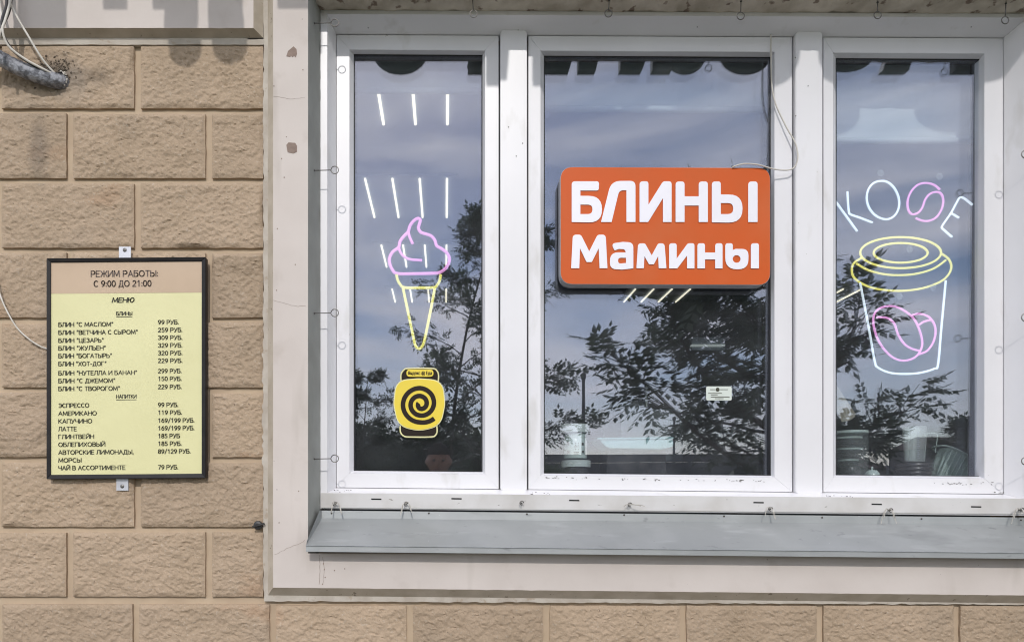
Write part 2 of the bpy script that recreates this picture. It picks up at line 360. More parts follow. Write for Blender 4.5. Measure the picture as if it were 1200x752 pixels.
# rough blocks
def block(px0, py0, px1, py1, sk=False, seed=0):
    f = W if sk else P
    dx = (px1-px0)/412; dz = (py1-py0)/412
    nx = max(8, int(dx/.0031)); nz_ = max(8, int(dz/.0031)); y0 = J-.009
    vs = []; fs = []
    o = Vector((seed*3.17, seed*1.31, seed*7.7))
    vis = -20 < px1 and px0 < 1220 and py0 < 770
    if not vis: nx //= 6; nz_ //= 6
    for j in range(nz_+1):
        for i in range(nx+1):
            u, v = i/nx, j/nz_
            px = px0+(px1-px0)*u; py = py0+(py1-py0)*v
            e = min(u*dx, (1-u)*dx, v*dz, (1-v)*dz)
            p = f(px, py, y0)
            q = Vector((p.x, 0, p.z))
            ed = min(1, e/.010)
            n1 = noise.fractal(q*14+o, 1.0, 2.0, 4)
            q2 = Vector((q.x+q.z*.5, 0, q.z*1.5-q.x*.3))
            n2 = noise.noise(q2*48+o*2); n3 = abs(noise.noise(q2*85+o))
            cr = max(0, .14-abs(noise.noise(q2*33+o*3)))/.14
            n4 = noise.noise(q2*60+Vector((0, 5, 0))+o+Vector((n2, 0, n2))*1.2); st_ = max(0, min(1, (n4+.05)*5))
            h = .004+.0030*n1+.0016*n2-.0018*n3-.0016*cr+.0020*st_-.0026*abs(noise.noise(q2*120+o))+.0014*noise.noise(q*190)
            if seed % 3 == 1: h += .004*max(0, noise.noise(q*7+o*5)-.15)*4*(1 if noise.noise(q*7+o*5) > .2 else .3)
            dep = y0-(h*ed)
            jx = (noise.noise(q*30+o)*.0016)*(1-ed); jz = (noise.noise(q*30-o)*.0016)*(1-ed)
            vs.append((p.x+jx, dep, p.z+jz))
    for j in range(nz_):
        for i in range(nx):
            a = j*(nx+1)+i; fs.append((a, a+nx+1, a+nx+2, a+1))
    # rim back to the joint
    rim = [i for i in range(nx+1)]+[(j+1)*(nx+1)-1 for j in range(1, nz_+1)]+[nz_*(nx+1)+i for i in range(nx-1, -1, -1)]+[j*(nx+1) for j in range(nz_-1, 0, -1)]
    b0 = len(vs)
    for r_ in rim: vs.append((vs[r_][0], J+.002, vs[r_][2]))
    for k in range(len(rim)):
        k2 = (k+1) % len(rim); fs.append((rim[k], rim[k2], b0+k2, b0+k))
    m_ = MB(); m_.v = vs; m_.f = fs
    o_ = m_.obj('block', M['stone'], wall, smooth=True, fix=False)
    auto_smooth(o_, 55)
    return o_
sd_ = 0
PITCH = 81.65
for k in range(-1, 13):
    yb = 127+PITCH*k; yt = yb-75
    if k == -1: continue
    even = k % 2 == 0
    PW = 163 if k < 8 else 160.4
    x = (-1.5 if k < 8 else -.7)-PW*4 if even else 82-PW*5
    sk = k >= 8
    if k >= 12: continue
    while x < (1700 if k >= 8 else 300):
        a, b = x+4, x+PW-4; x += PW
        if k < 8:
            if a > 300: continue
            b = min(b, 309)
            if b-a < 12: continue
        if b < -420: continue
        ytt, ybb = yt, yb
        if k == 8: ytt, ybb = yt+ (2.5 if a < 300 else 4), yb
        if k == 0: ytt = 54
        sd_ += 1
        xx0, xx1 = a-.5, b-.5
        if k < 8 and k > 0: ytt += random.uniform(-1, 1)
        block(xx0, ytt, xx1, ybb, False, sd_)
# ledge strip (second level of the trim) with its chipped outer edge
LY = .026
def jag(a, b, n, amp, sc=40, seed=0):
    res = []
    for i in range(n+1):
        p = a.lerp(b, i/n); q = p*sc+Vector((seed, seed, seed))
        res.append((p, noise.fractal(q, 1, 2, 3)*amp))
    return res
mb = MB()
for (p, d) in [(None, None)]: pass
vert = jag(P(308.5, 46, LY), P(308.5, 704, LY), 130, .0045, 35, 3)
pts = [(p.x+d-(.006 if 400 < (590-(p.z-1.5)*412) < 560 and d > 0.0008 else 0), LY, p.z) for p, d in vert]
for i in range(len(pts)-1):
    a, b = pts[i], pts[i+1]; xr = P(322, 100, LY).x
    mb.add([a, b, (xr, LY, b[2]), (xr, LY, a[2]), (a[0], J+.002, a[2]), (b[0], J+.002, b[2])], [(0, 1, 2, 3), (0, 4, 5, 1)])
hor = jag(P(322, 704, LY), Vector((P(1700, 704).x, LY, P(1700, 712).z)), 260, .0028, 35, 9)
for i in range(len(hor)-1):
    (p, d), (p2, d2) = hor[i], hor[i+1]
    z1 = p.z+13/400; z2 = p2.z+13/400
    mb.add([(p.x, LY, p.z+d), (p2.x, LY, p2.z+d2), (p2.x, LY, z2), (p.x, LY, z1), (p.x, J+.002, p.z+d), (p2.x, J+.002, p2.z+d2)], [(0, 1, 2, 3), (0, 4, 5, 1)])
# top ledge under the cornice and the channel beside it
hor = jag(P(-500, 52.5, LY), P(309, 52.5, LY), 120, .0012, 35, 5)
for i in range(len(hor)-1):
    (p, d), (p2, d2) = hor[i], hor[i+1]
    zt = P(0, 28, LY).z
    mb.add([(p.x, LY, p.z+d), (p2.x, LY, p2.z+d2), (p2.x, LY, zt), (p.x, LY, zt), (p.x, J+.002, p.z+d), (p2.x, J+.002, p2.z+d2)], [(0, 1, 2, 3), (0, 4, 5, 1)])
mb.add([P(290, -900, LY), P(322, -900, LY), P(322, 46, LY), P(290, 46, LY)], [(0, 1, 2, 3)])
mb.obj('trim_ledge', M['ledge'], wall)
# cornice panel: flat face, chamfer down and to the right
def chamfered(q, back, insets, name, m, jz=0):
    """q: face corners TL TR BR BL as Vectors at y=0; insets outward growth of each side (t, r, b, l) down to the ledge"""
    TL, TR, BR, BL = q; t_, r_, b_, l_ = insets
    o_ = [TL+Vector((-l_, back, t_)), TR+Vector((r_, back, t_)), BR+Vector((r_, back, -b_)), BL+Vector((-l_, back, -b_))]
    return MB().add([TL, TR, BR, BL]+o_, [(0, 1, 2, 3), (0, 4, 5, 1), (1, 5, 6, 2), (2, 6, 7, 3), (3, 7, 4, 0)])
cq = [P(-600, -900), P(297, -900), P(297, 33), P(-600, 33)]
b_ = MB()
n = 90                                              # lower arris slightly broken
bot = jag(P(-600, 33), P(297, 33), n, .0012, 40, 2)
xs = [(p.x, p.z+min(0, d)*1.5) for p, d in bot]
for i in range(n):
    (x0, z0), (x1, z1) = xs[i], xs[i+1]
    zt = cq[0].z; cz = P(0, 45, LY).z
    c0 = min(x0, P(293, 0).x); c1 = x1
    b_.add([(x0, 0, zt), (x1, 0, zt), (x1, 0, z1), (x0, 0, z0)], [(0, 1, 2, 3)])
xe = P(297, 0).x; xo = P(309, 0, LY).x
zb = xs[-1][1]
b_.obj('cornice_panel', M['plaster'], wall); b_ = MB()
b_.add([(xe, 0, zt), (xe, 0, zb), (xo, LY+.001, cz), (xo, LY+.001, zt)], [(0, 1, 2, 3)])
for i in range(n):
    (x0, z0), (x1, z1) = xs[i], xs[i+1]
    k0 = i/n; k1 = (i+1)/n
    X0 = P(-600, 0).x+(xo-P(-600, 0).x)*k0; X1 = P(-600, 0).x+(xo-P(-600, 0).x)*k1
    b_.add([(x0, 0, z0), (x1, 0, z1), (X1, LY+.001, cz), (X0, LY+.001, cz)], [(0, 1, 2, 3)])
b_.obj('cornice_chamfer', M['chamfer'], wall)
# pilaster and apron: one L-shaped painted surround with a chamfer on its outer side
mb = MB()
xa, xb = P(320, 0).x, OX0
zt = P(0, -900).z; zap = P(320, 688).z
xo = P(313.5, 0, LY).x; zo0 = P(0, 697.5, LY).z
xr_ = P(1700, 0).x
def zs(x): return 0.0                                # apron lower edge follows the very slight fall
fall = lambda x: -max(0, (x-xa))*.0105
mb.add([(xa, 0, zt), (xb, 0, zt), (xb, 0, zap+fall(xb)), (xa, 0, zap)], [(0, 1, 2, 3)])
mc_ = MB(); mc_.add([(xa, 0, zt), (xa, 0, zap), (xo, LY+.001, zo0), (xo, LY+.001, zt)], [(0, 1, 2, 3)])
zs_ = P(0, 648).z
n = 160; ed = []
for i in range(n+1):
    x = xa+(xr_-xa)*i/n; d = noise.fractal(Vector((x*30, 1, 2)), 1, 2, 3)*.0011
    ed.append((x, zap+fall(x)+min(0, d)*1.2+.0003))
for i in range(n):
    (x0, z0), (x1, z1) = ed[i], ed[i+1]
    if x0 >= xb-.02:
        xx0 = max(x0, xb)
        mb.add([(xx0, 0, zs_), (x1, 0, zs_), (x1, 0, z1), (xx0, 0, z0)], [(0, 1, 2, 3)])
    X0 = xo+(x0-xa)*(xr_-xo)/(xr_-xa); X1 = xo+(x1-xa)*(xr_-xo)/(xr_-xa)
    mc_.add([(x0, 0, z0), (x1, 0, z1), (X1, LY+.001, zo0+fall(x1)), (X0, LY+.001, zo0+fall(x0))], [(0, 1, 2, 3)])
mb.add([(OX1, 0, zt), (xr_, 0, zt), (xr_, 0, zap+fall(xr_)), (OX1, 0, zap+fall(OX1))], [(0, 1, 2, 3)])
mb.add([(xb, 0, zt), (OX1, 0, zt), (OX1, 0, OZ1), (xb, 0, OZ1)], [(0, 1, 2, 3)])
mb.obj('window_surround', M['plaster'], wall); mc_.obj('surround_chamfer', M['chamfer'], wall)
# reveals and soffit (subdivided and rough)
def grid(q, nu, nv, amp, sc, nrm, seed=0):
    a, b, c, d = q; vs = []; fs = []
    for j in range(nv+1):
        for i in range(nu+1):
            u, v = i/nu, j/nv; p = (a*(1-u)+b*u)*(1-v)+(d*(1-u)+c*u)*v
            vs.append(p+nrm*noise.fractal(p*sc+Vector((seed,)*3), 1, 2, 4)*amp)
    for j in range(nv):
        for i in range(nu):
            k = j*(nu+1)+i; fs.append((k, k+1, k+nu+2, k+nu+1))
    return vs, fs
FZ1 = OZ1
rl0 = P(361, 0); rl1 = P(375.5, 0, .10)
zlow = P(0, 650).z
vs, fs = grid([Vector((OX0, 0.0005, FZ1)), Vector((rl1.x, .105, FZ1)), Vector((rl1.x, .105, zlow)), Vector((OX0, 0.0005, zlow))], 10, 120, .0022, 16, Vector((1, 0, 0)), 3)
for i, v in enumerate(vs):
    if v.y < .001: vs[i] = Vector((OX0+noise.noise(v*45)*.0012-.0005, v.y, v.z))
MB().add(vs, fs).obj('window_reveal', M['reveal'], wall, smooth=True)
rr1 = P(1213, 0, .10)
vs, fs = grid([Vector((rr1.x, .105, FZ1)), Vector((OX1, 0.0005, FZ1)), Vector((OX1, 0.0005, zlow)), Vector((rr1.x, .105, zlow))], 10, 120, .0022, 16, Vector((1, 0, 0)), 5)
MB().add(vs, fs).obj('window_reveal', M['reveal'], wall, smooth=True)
a_ = W(361, 12, .10); b2 = W(1250, 12, .10)
vs, fs = grid([Vector((OX0, .106, a_.z)), Vector((OX1, .106, b2.z)), Vector((OX1, .0, b2.z+.006)), Vector((OX0, .0, a_.z+.006))], 260, 14, .004, 22, Vector((0, 0, 1)), 8)
MB().add(vs, fs).obj('soffit', M['soffit'], wall, smooth=True)
# plaster chips on the pilaster
def blob(px, py, rx, ry, y, seed, n=18, pts=None):
    c = P(px, py, y); vs = [c]
    for k in range(n):
        an = 2*math.pi*k/n; r_ = 1+.35*noise.noise(Vector((math.cos(an)*2+seed, math.sin(an)*2, seed)))
        vs.append(c+Vector((math.cos(an)*rx*r_/412, 0, math.sin(an)*ry*r_/412)))
    return MB().add(vs, [(0, k+1, (k+1) % n+1) for k in range(n)])
def polyflat(pts, y): return MB().prism([P(x, yy, y) for x, yy in pts], y+.001)
polyflat([(335.5, 66), (337.5, 60), (344, 54.5), (347.5, 58), (348, 63), (346.5, 67.5), (344.5, 65.5), (343, 67.5), (341, 65.5), (340, 67)], -.0008).obj('plaster_chip', M['chip'], wall)
polyflat([(335.5, 170), (338, 167), (346, 167.5), (348, 171), (348, 178), (343.5, 180), (337, 178.5)], -.0008).obj('plaster_chip', M['chip'], wall)
for k, (x, y_) in enumerate([(355, 82), (321, 101), (372, 19), (330, 186), (333, 208), (325, 268), (346, 310), (324, 340), (368, 452), (392, 668), (379, 660), (380, 667), (381, 676), (378, 684), (404, 666), (327, 612), (350, 575)]):
    if x < 362 or y_ > 655: blob(x, y_, .7, .9, -.0008, k, 8).obj('plaster_chip', M['chip'], wall)
# cracks: thin dark hairlines in the plaster
def crack(pts, r=.0005, n=6):
    q = []
    for a, b in zip(pts, pts[1:]):
        for i in range(n):
            t_ = i/n; q.append((a[0]+(b[0]-a[0])*t_+random.uniform(-.5, .5), a[1]+(b[1]-a[1])*t_+random.uniform(-.5, .5)))
    return MB().tube([P(x, yy, -.0002) for x, yy in q], r, 4).obj('crack', M['chip'], wall)
crack([(374, 650), (375, 665), (374, 688)]); crack([(378, 652), (380, 668), (378, 688)], .0004)
crack([(321, 650), (335, 643), (352, 636), (358, 632)], .00035); crack([(320, 352), (335, 356), (348, 359), (361, 358)], .00035); crack([(320, 113), (340, 116), (361, 115)], .0003)

# ------------------------------------------------------------------ THE WINDOW
win = thing('shop_window', (0, .10, 1.5), 'white plastic three-light shop window set in the plaster surround', 'window')
mbf = MB()
Y0, YS, YM = .10, .158, .143
def ring(outer, inner, y_out, y_in, back=None):
    """four mitred members; outer/inner = (l, t, r, b) in picture units, front arris depths"""
    l, t_, r_, b_ = outer; L, T, R_, B = inner
    O = [W(l, t_, y_out), W(r_, t_, y_out), W(r_, b_, y_out), W(l, b_, y_out)]
    I = [W(L, T, y_in), W(R_, T, y_in), W(R_, B, y_in), W(L, B, y_in)]
    res = []
    for k in range(4):
        k2 = (k+1) % 4; q = [O[k], O[k2], I[k2], I[k]]
        bk = back or max(y_out, y_in)+.03
        res.append(MB().prism(q, bk))
    return res
# fixed frame: front strip and the sloping inner step
fr = MB()
for m_ in ring((375.5, 12, 1212, 596), (383.5, 17, 1204, 577), Y0, Y0, .19): fr.add(m_.v, m_.f)
for m_ in ring((383.5, 17, 1204, 577), (394, 40, 1176.5, 571.5), Y0+.0004, YS-.001, .19): fr.add(m_.v, m_.f)
frame = fr.obj('frame', M['pvc'], win, bevel=.0007)
# bottom profile with drain slots
bp_ = MB().prism([W(376, 577.5, Y0-.004), W(1212, 576, Y0-.004), W(1212, 594.5, Y0-.004), W(376, 595, Y0-.004)], .15).obj('bottom_profile', M['pvc_dirty'], win, bevel=.001)
for (sx, sy) in [(441, 584.5), (535, 584), (673, 586), (889, 588.5), (1027.5, 590.5), (1144, 593.5)]:
    MB().prism([P(sx-6, sy-.9, Y0-.0046), P(sx+6, sy-.7, Y0-.0046), P(sx+6, sy+.9, Y0-.0046), P(sx-6, sy+.7, Y0-.0046)], Y0-.003).obj('drain_slot', M['hole'], bp_)
# mullions with cut corners
for (a, b) in [(586, 617), (932, 963.5)]:
    q = [(a+.5, 37), (a+3, 34), (b-2, 34), (b+.5, 37), (b+.5, 572), (b-3, 574.5), (a+4, 574.5), (a+.5, 571)]
    MB().prism([W(x, y_, YM) for x, y_ in q], .19).obj('mullion', M['pvc'], win, bevel=.0016)
# sashes
SASH = [((394.5, 41, 584.3, 571), (409.5, 58.5, 568.5, 554), (414.5, 63.5, 565.5, 551.2)),
        ((619.3, 41, 928.3, 571), (633.5, 58.5, 907.5, 554.5), (637.3, 64, 903.5, 552.2)),
        ((965, 41, 1175.5, 571), (976.5, 59, 1153.5, 553.5), (979.3, 65, 1150.5, 551))]
TILT = math.tan(R(.5))
for si, (o_, i_, g_) in enumerate(SASH):
    sm = MB()
    for m_ in ring(o_, i_, YS, YS, .20): sm.add(m_.v, m_.f)
    sash = sm.obj('sash', M['pvc'], win, bevel=.0009)
    gb_ = MB()
    for m_ in ring(i_, g_, YS+.0006, .178, .20): gb_.add(m_.v, m_.f)
    gb_.obj('glazing_bead', M['pvc'], sash)
    se = MB()
    G = [(g_[0], g_[1]), (g_[2], g_[1]), (g_[2], g_[3]), (g_[0], g_[3])]
    def inset(d): return (g_[0]+d, g_[1]+d*1.4, g_[2]-d, g_[3]-d*.5)
    for m_ in ring((g_[0]-.5, g_[1]-.5, g_[2]+.5, g_[3]+.5), inset(1.2), .1785, .180, .20): se.add(m_.v, m_.f)
    se.obj('rubber_seal', M['seal'], sash)
    # two panes
    for yy in (.186, .214):
        cz = W((g_[0]+g_[2])/2, (g_[1]+g_[3])/2, yy).z
        q = []
        for (x, y_) in [(g_[0]-3, g_[1]-3), (g_[2]+3, g_[1]-3), (g_[2]+3, g_[3]+3), (g_[0]-3, g_[3]+3)]:
            p = W(x, y_, yy); q.append(Vector((p.x, yy-(p.z-cz)*TILT, p.z)))
        m_ = MB().add(q+[v+Vector((0, .004, 0)) for v in q], [(0, 1, 2, 3), (7, 6, 5, 4), (0, 4, 5, 1), (1, 5, 6, 2), (2, 6, 7, 3), (3, 7, 4, 0)])
        m_.obj('pane', M['glass'] if yy < .2 else M['glass_inner'], sash)
    # inner spacer and inner frame seen through the glass
    inn = MB()
    for m_ in ring((g_[0]-6, g_[1]-6, g_[2]+6, g_[3]+6), (g_[0]-1.5, g_[1]-1, g_[2]-3 if si else g_[2]-1, g_[3]+2), .232, .250, .30): inn.add(m_.v, m_.f)
    inn.obj('inner_frame', M['black'], sash)
for (x, y_) in [(431.5, 33), (650, 19), (817, 32), (1138, 32), (596, 149), (612.5, 168), (947, 101), (932, 68), (932.5, 136), (605, 183), (1086, 0)]:
    if y_: MB().lathe([(.0016, 0), (.0012, -.0012)], P(x, y_, (YM if 586 < x < 617 or 930 < x < 965 else Y0+.01) -.0008 if y_ > 40 else Y0+.017), 8, Matrix.Rotation(R(-90), 3, 'X')).obj('screw_hole', M['hole'], win)

random.seed(5)
dm_ = MB()
for (x0, x1, y0_, n_) in [(640, 690, 557, 16), (700, 900, 558.5, 34), (1095, 1165, 559, 22), (380, 420, 575, 8), (960, 1000, 575, 8), (1165, 1178, 569, 8), (620, 650, 575, 8)]:
    for k in range(n_):
        x = random.uniform(x0, x1); y_ = y0_+random.gauss(0, .8)-SK(x, y0_)*.0; w_ = random.uniform(.3, 1.6); h_ = random.uniform(.2, .5)
        yy = YS-.0012 if y_ < 572 else Y0-.006
        dm_.add([W(x-w_, y_-h_, yy), W(x+w_, y_-h_*.5, yy), W(x+w_*.7, y_+h_, yy), W(x-w_*.6, y_+h_*.7, yy)], [(0, 1, 2, 3)])
o_ = dm_.obj('dirt_specks', M['rust'], win); o_['kind'] = 'stuff'
random.seed(7)
# ------------------------------------------------------------------ metal sill
sill = thing('metal_window_sill', (0, 0, 1.45), 'sloping grey galvanised metal sill below the shop window', 'window sill')
FY = -.045
XF0 = 358.5; XF1 = 1275
q = [W(377, 598, Y0-.006), W(1216, 598, Y0-.006), W(1216, 607, Y0-.008), W(377, 607, Y0-.008)]
MB().prism(q, Y0-.003).obj('sill_upstand', M['zinc'], sill)
A, B_, C_, D_ = W(377, 607, Y0-.008), W(1216, 607, Y0-.008), W(XF1, 639, FY), W(XF0, 639, FY)
n = 120; vs = []; fs = []
for j in range(9):
    for i in range(n+1):
        u, v = i/n, j/8; p = (A*(1-u)+B_*u)*(1-v)+(D_*(1-u)+C_*u)*v
        vs.append(p+Vector((0, 0, .0022*noise.noise(Vector((p.x*3.2, p.y*9, 4)))*math.sin(v*math.pi))))
for j in range(8):
    for i in range(n):
        k = j*(n+1)+i; fs.append((k, k+1, k+n+2, k+n+1))
MB().add(vs, fs).obj('sill_sheet', M['zinc'], sill, smooth=True)
mb = MB()
e0 = [W(XF0, 639, FY), W(XF1, 639, FY), W(XF1, 646, FY-.001), W(XF0, 646.5, FY-.001)]
mb.prism(e0, FY+.0015)
lo = [W(XF0, 646.4, FY), W(XF1, 646, FY)]
mb.add([lo[0], lo[1], lo[1]+Vector((0, .018, .004)), lo[0]+Vector((0, .018, .004))], [(0, 1, 2, 3)])
mb.obj('drip_edge', M['zinc'], sill, bevel=.0005)
pts = [W(XF0, 639.2, FY-.0015), W(XF1, 639.2, FY-.0015)]
MB().tube([pts[0].lerp(pts[1], i/20) for i in range(21)], .0014, 6).obj('fold', M['zinc_edge'], sill)
# left upturned end
MB().add([W(377, 598, Y0-.01), W(377.2, 607, Y0-.01), W(XF0+.5, 639, FY+.001), W(XF0+1, 634, FY+.003), W(374.5, 598, .06)], [(0, 1, 2, 3, 4)]).obj('sill_end', M['zinc'], sill)
for (x, y_) in [(388.5, 601), (502.5, 601), (617.5, 602), (731.5, 603), (848.5, 604.5), (963.5, 606), (1080, 607.5), (1196.5, 609)]:
    MB().lathe([(.0028, 0), (.0022, .0012), (.001, .0018)], P(x, y_, Y0-.0075), 10, Matrix.Rotation(R(90), 3, 'X')).obj('screw', M['rust'], sill)

# ------------------------------------------------------------------ eye hooks
def eyehook(base, ringc, r, label, grp, plane='y'):
    t_ = thing('eye_hook', base, label, 'hook', grp)
    base = Vector(base); ringc = Vector(ringc); d = (ringc-base).normalized()
    end = ringc-d*r
    MB().tube([base-d*.004, base.lerp(end, .5), end], .0014, 7).obj('shank', M['steel'], t_, smooth=True)
    side = Vector((0, 0, 1)) if abs(d.z) < .5 else Vector((1, 0, 0))
    side = (side-d*side.dot(d)).normalized()
    ang0 = math.pi+.15
    pts = [ringc+(d*math.cos(ang0+a)+side*math.sin(ang0+a))*r for a in [i*(2*math.pi-.3)/22 for i in range(23)]]
    MB().tube([end-d*.004]+pts, .0014, 7).obj('eye', M['steel'], t_, smooth=True)
    MB().lathe([(.0036, 0), (.003, .0015)], base, 8, d.to_track_quat('Z', 'Y').to_matrix()).obj('anchor', M['rust'], t_)
    return t_
HY = .048
pos = ['topmost', 'second from the top', 'third from the top', 'lowest']
for k, y_ in enumerate([27, 199.3, 366.5, 537]):
    b0 = Vector((OX0+.0085, HY, P(0, y_+.5, HY).z)); c0 = P(392.3, y_, HY)
    eyehook(b0, c0, .0108, 'steel eye hook on the left window reveal, %s of four' % pos[k], 'hooks in the window reveals')
for k, y_ in enumerate([181, 372, 540]):
    c0 = P(1201.5, y_, HY); b0 = Vector(((rr1.x+OX1)/2, HY, c0.z))
    eyehook(b0, c0, .0108, 'steel eye hook on the right window reveal, %s' % ['upper of those at the picture edge', 'middle one at the picture edge', 'lower one at the picture edge'][k], 'hooks in the window reveals')
topn = ['above the left pane', 'above the left end of the orange sign', 'above the right end of the orange sign', 'above the left half of the right pane', 'at the top right corner of the window']
for k, (x, y_, tx) in enumerate([(555, 16.5, -.003), (713, 16, .002), (868, 19, .001), (1028.5, 18, 0), (1178, 24, .002)]):
    c0 = P(x, y_, .05); b0 = Vector((c0.x+tx, .05, OZ1+.002-(c0.x-OX0)*.008))
    h = eyehook(b0, c0, .0105, 'steel eye hook hanging from the soffit %s' % topn[k], 'hooks hanging from the soffit')
# bottom hooks with twine
bn = ['left end of the sill', 'second from the left', 'below the first mullion', 'below the orange sign', 'below the white sticker pane corner', 'below the coffee cup sign', 'right end of the sill']
for k, (x, y_, tw) in enumerate([(393, 590, 1), (476, 590, 1), (611, 589, 0), (737, 591, 2), (901, 596, 1), (1041, 597.5, 3), (1194, 597, 3)]):
    b0 = P(x, y_, Y0-.005)
    t_ = thing('twine_hook', b0, 'short screw hook on the bottom window profile, %s' % bn[k]+ (' with frayed twine' if tw and k != 4 else ''), 'hook', 'hooks along the bottom window profile')
    MB().tube([b0+Vector((0, .002, 0)), b0+Vector((0, -.012, 0))], .0022, 7).obj('shank', M['steel'], t_, smooth=True)
    MB().tube([b0+Vector((math.cos(a)*.0055, -.013, math.sin(a)*.0055)) for a in [i*.5 for i in range(11)]], .0017, 6).obj('eye', M['steel'], t_, smooth=True)
    if tw:
        mbt = MB(); random.seed(40+k)
        for s in range(5):
            sgn = -1 if s % 2 else 1
            px_, py_ = x, y_; pts = []
            L = random.uniform(9, 17)*(1 if tw < 3 else 1.15)
            for j in range(6):
                u = j/5
                pts.append(P(x+sgn*L*u*(.45 if sgn < 0 else (.55 if tw != 2 else 1.5)), y_+(L*.9*u*u-3.5*math.sin(u*3))*(1 if tw != 2 else .2)+random.uniform(-.5, .5), Y0-.016-.022*u))
            mbt.tube(crom(pts, 3), .0010, 5)
        mbt.obj('twine', M['twine'], t_)
random.seed(11)

# ------------------------------------------------------------------ orange sign
sign = thing('orange_shop_sign', P(780, 265, .165), 'orange rounded box sign with white БЛИНЫ Мамины lettering on the middle pane', 'sign')
SY, SB = .132, .172
def rrect(l, t_, r_, b_, rad, seg=10): return fillet([(l, t_, rad), (r_, t_, rad), (r_, b_, rad), (l, b_, rad)], seg)
ol = rrect(656.8, 196.2, 902.6, 333.4, 15)
front = [P(p[0], p[1]+(p[0]-780)*.004, SY) for p in ol]
MB().prism([v+Vector((0, .0006, 0)) for v in front], SB).obj('box', M['box_side'], sign)
fp = [P(p[0], p[1]+(p[0]-780)*.004, SY) for p in rrect(657.1, 196.5, 902.3, 333.1, 14.7)]
MB().prism(fp, SY+.0004).obj('face_panel', M['orange'], sign)
S = 9.2308
def zmap(ox, oy):
    return lambda u, v, d: P(ox+u/S, oy+v/S, SY-.0014+d)
def letter(name_lab, loops, oy):
    lp = [fillet([(a[0], a[1], (a[2] if len(a) > 2 else 4)*1.0) for a in l], 6) for l in loops]
    o_ = link('letter', fill_mesh('letter', lp, zmap(655, oy), .0022, M['letter']), sign); return o_
def ell(cx, cy, rx, ry, n=28): return [(cx+rx*math.cos(2*math.pi*k/n), cy+ry*math.sin(2*math.pi*k/n), 0) for k in range(n)]
letter('B', [[(138, 648), (138, 208, 38), (435, 208, 30), (430, 308, 26), (232, 308, 0), (232, 365, 0), (466, 365, 150), (466, 656, 150)], [(232, 460, 0), (362, 460, 52), (362, 562, 52), (232, 562, 0)]], 190)
letter('L', [[(455, 648), (565, 205, 130), (828, 203, 60), (828, 648), (730, 648), (730, 305, 0), (652, 305, 60), (570, 648)]], 190)
letter('I', [[(872, 648), (872, 208, 38), (968, 208, 30), (968, 460, 0), (1126, 208, 45), (1219, 208, 34), (1219, 648), (1125, 648), (1125, 390, 0), (965, 648)]], 190)
letter('N', [[(1262, 648), (1262, 210, 38), (1359, 210, 34), (1359, 370, 0), (1512, 370, 0), (1512, 210, 38), (1611, 210, 34), (1611, 648), (1512, 648), (1512, 470, 0), (1359, 470, 0), (1359, 648)]], 190)
letter('Y', [[(1654, 652), (1654, 210, 38), (1751, 210, 30), (1751, 350, 0), (1986, 350, 150), (1986, 656, 155)], [(1751, 443, 0), (1885, 443, 58), (1885, 562, 60), (1751, 562, 0)]], 190)
letter('I', [[(2047, 648), (2047, 210, 40), (2149, 210, 34), (2149, 648)]], 190)
letter('M', [[(132, 455), (150, 92, 42), (238, 92, 42), (328, 272, 0), (418, 92, 42), (506, 92, 42), (525, 455), (440, 455), (430, 240, 0), (356, 388, 10), (298, 388, 10), (228, 240, 0), (220, 455)]], 265)
letter('a', [[(600, 264, 14), (568, 188, 40), (690, 170, 90), (805, 176, 120), (805, 456, 8), (680, 470, 60), (552, 462, 120), (552, 284, 105), (722, 284, 0), (714, 250, 34), (650, 246, 20)], [(725, 342, 0), (725, 398, 0), (640, 406, 34), (640, 342, 34)]], 265)
letter('m', [[(838, 455), (856, 186, 38), (932, 186, 34), (1003, 315, 0), (1073, 186, 34), (1142, 186, 38), (1163, 455), (1080, 455), (1073, 325, 0), (1026, 413, 8), (975, 413, 8), (925, 325, 0), (918, 455)]], 265)
letter('i', [[(1192, 457), (1192, 185, 32), (1274, 185, 28), (1274, 350, 0), (1394, 185, 38), (1466, 185, 26), (1466, 457), (1386, 457), (1386, 318, 0), (1280, 457)]], 265)
letter('n', [[(1498, 457), (1498, 185, 32), (1580, 185, 28), (1580, 285, 0), (1690, 285, 0), (1690, 185, 32), (1770, 185, 28), (1770, 457), (1690, 457), (1690, 360, 0), (1580, 360, 0), (1580, 457)]], 265)
letter('y', [[(1799, 466, 125), (1799, 185, 32), (1881, 185, 26), (1881, 258, 0), (1910, 246, 20), (2050, 246, 120), (2050, 466, 120)], ell(1922, 355, 42, 41)], 265)
letter('i', [[(2076, 457), (2076, 185, 34), (2164, 185, 28), (2164, 457)]], 265)
# sign cable
cab = crom([P(903.5, 41, .150), P(903.5, 70, .152), P(904.5, 100, .150), P(909, 122, .148), P(921, 148, .143), P(932, 168, .136), P(935, 184, .134), (P(931, 196, .134)), P(921, 199.5, .134), P(906, 198, .128), P(888, 193, .122), P(872, 192, .122), P(862, 194.5, .125), P(858, 196.5, .130), P(856, 199, .140)], 6)
o_ = MB().tube(cab, .0021, 8).obj('sign_cable', M['cable_white'], None, smooth=True)
tag(o_, 'thin white cable looping from the top of the frame to the orange sign', 'cable')

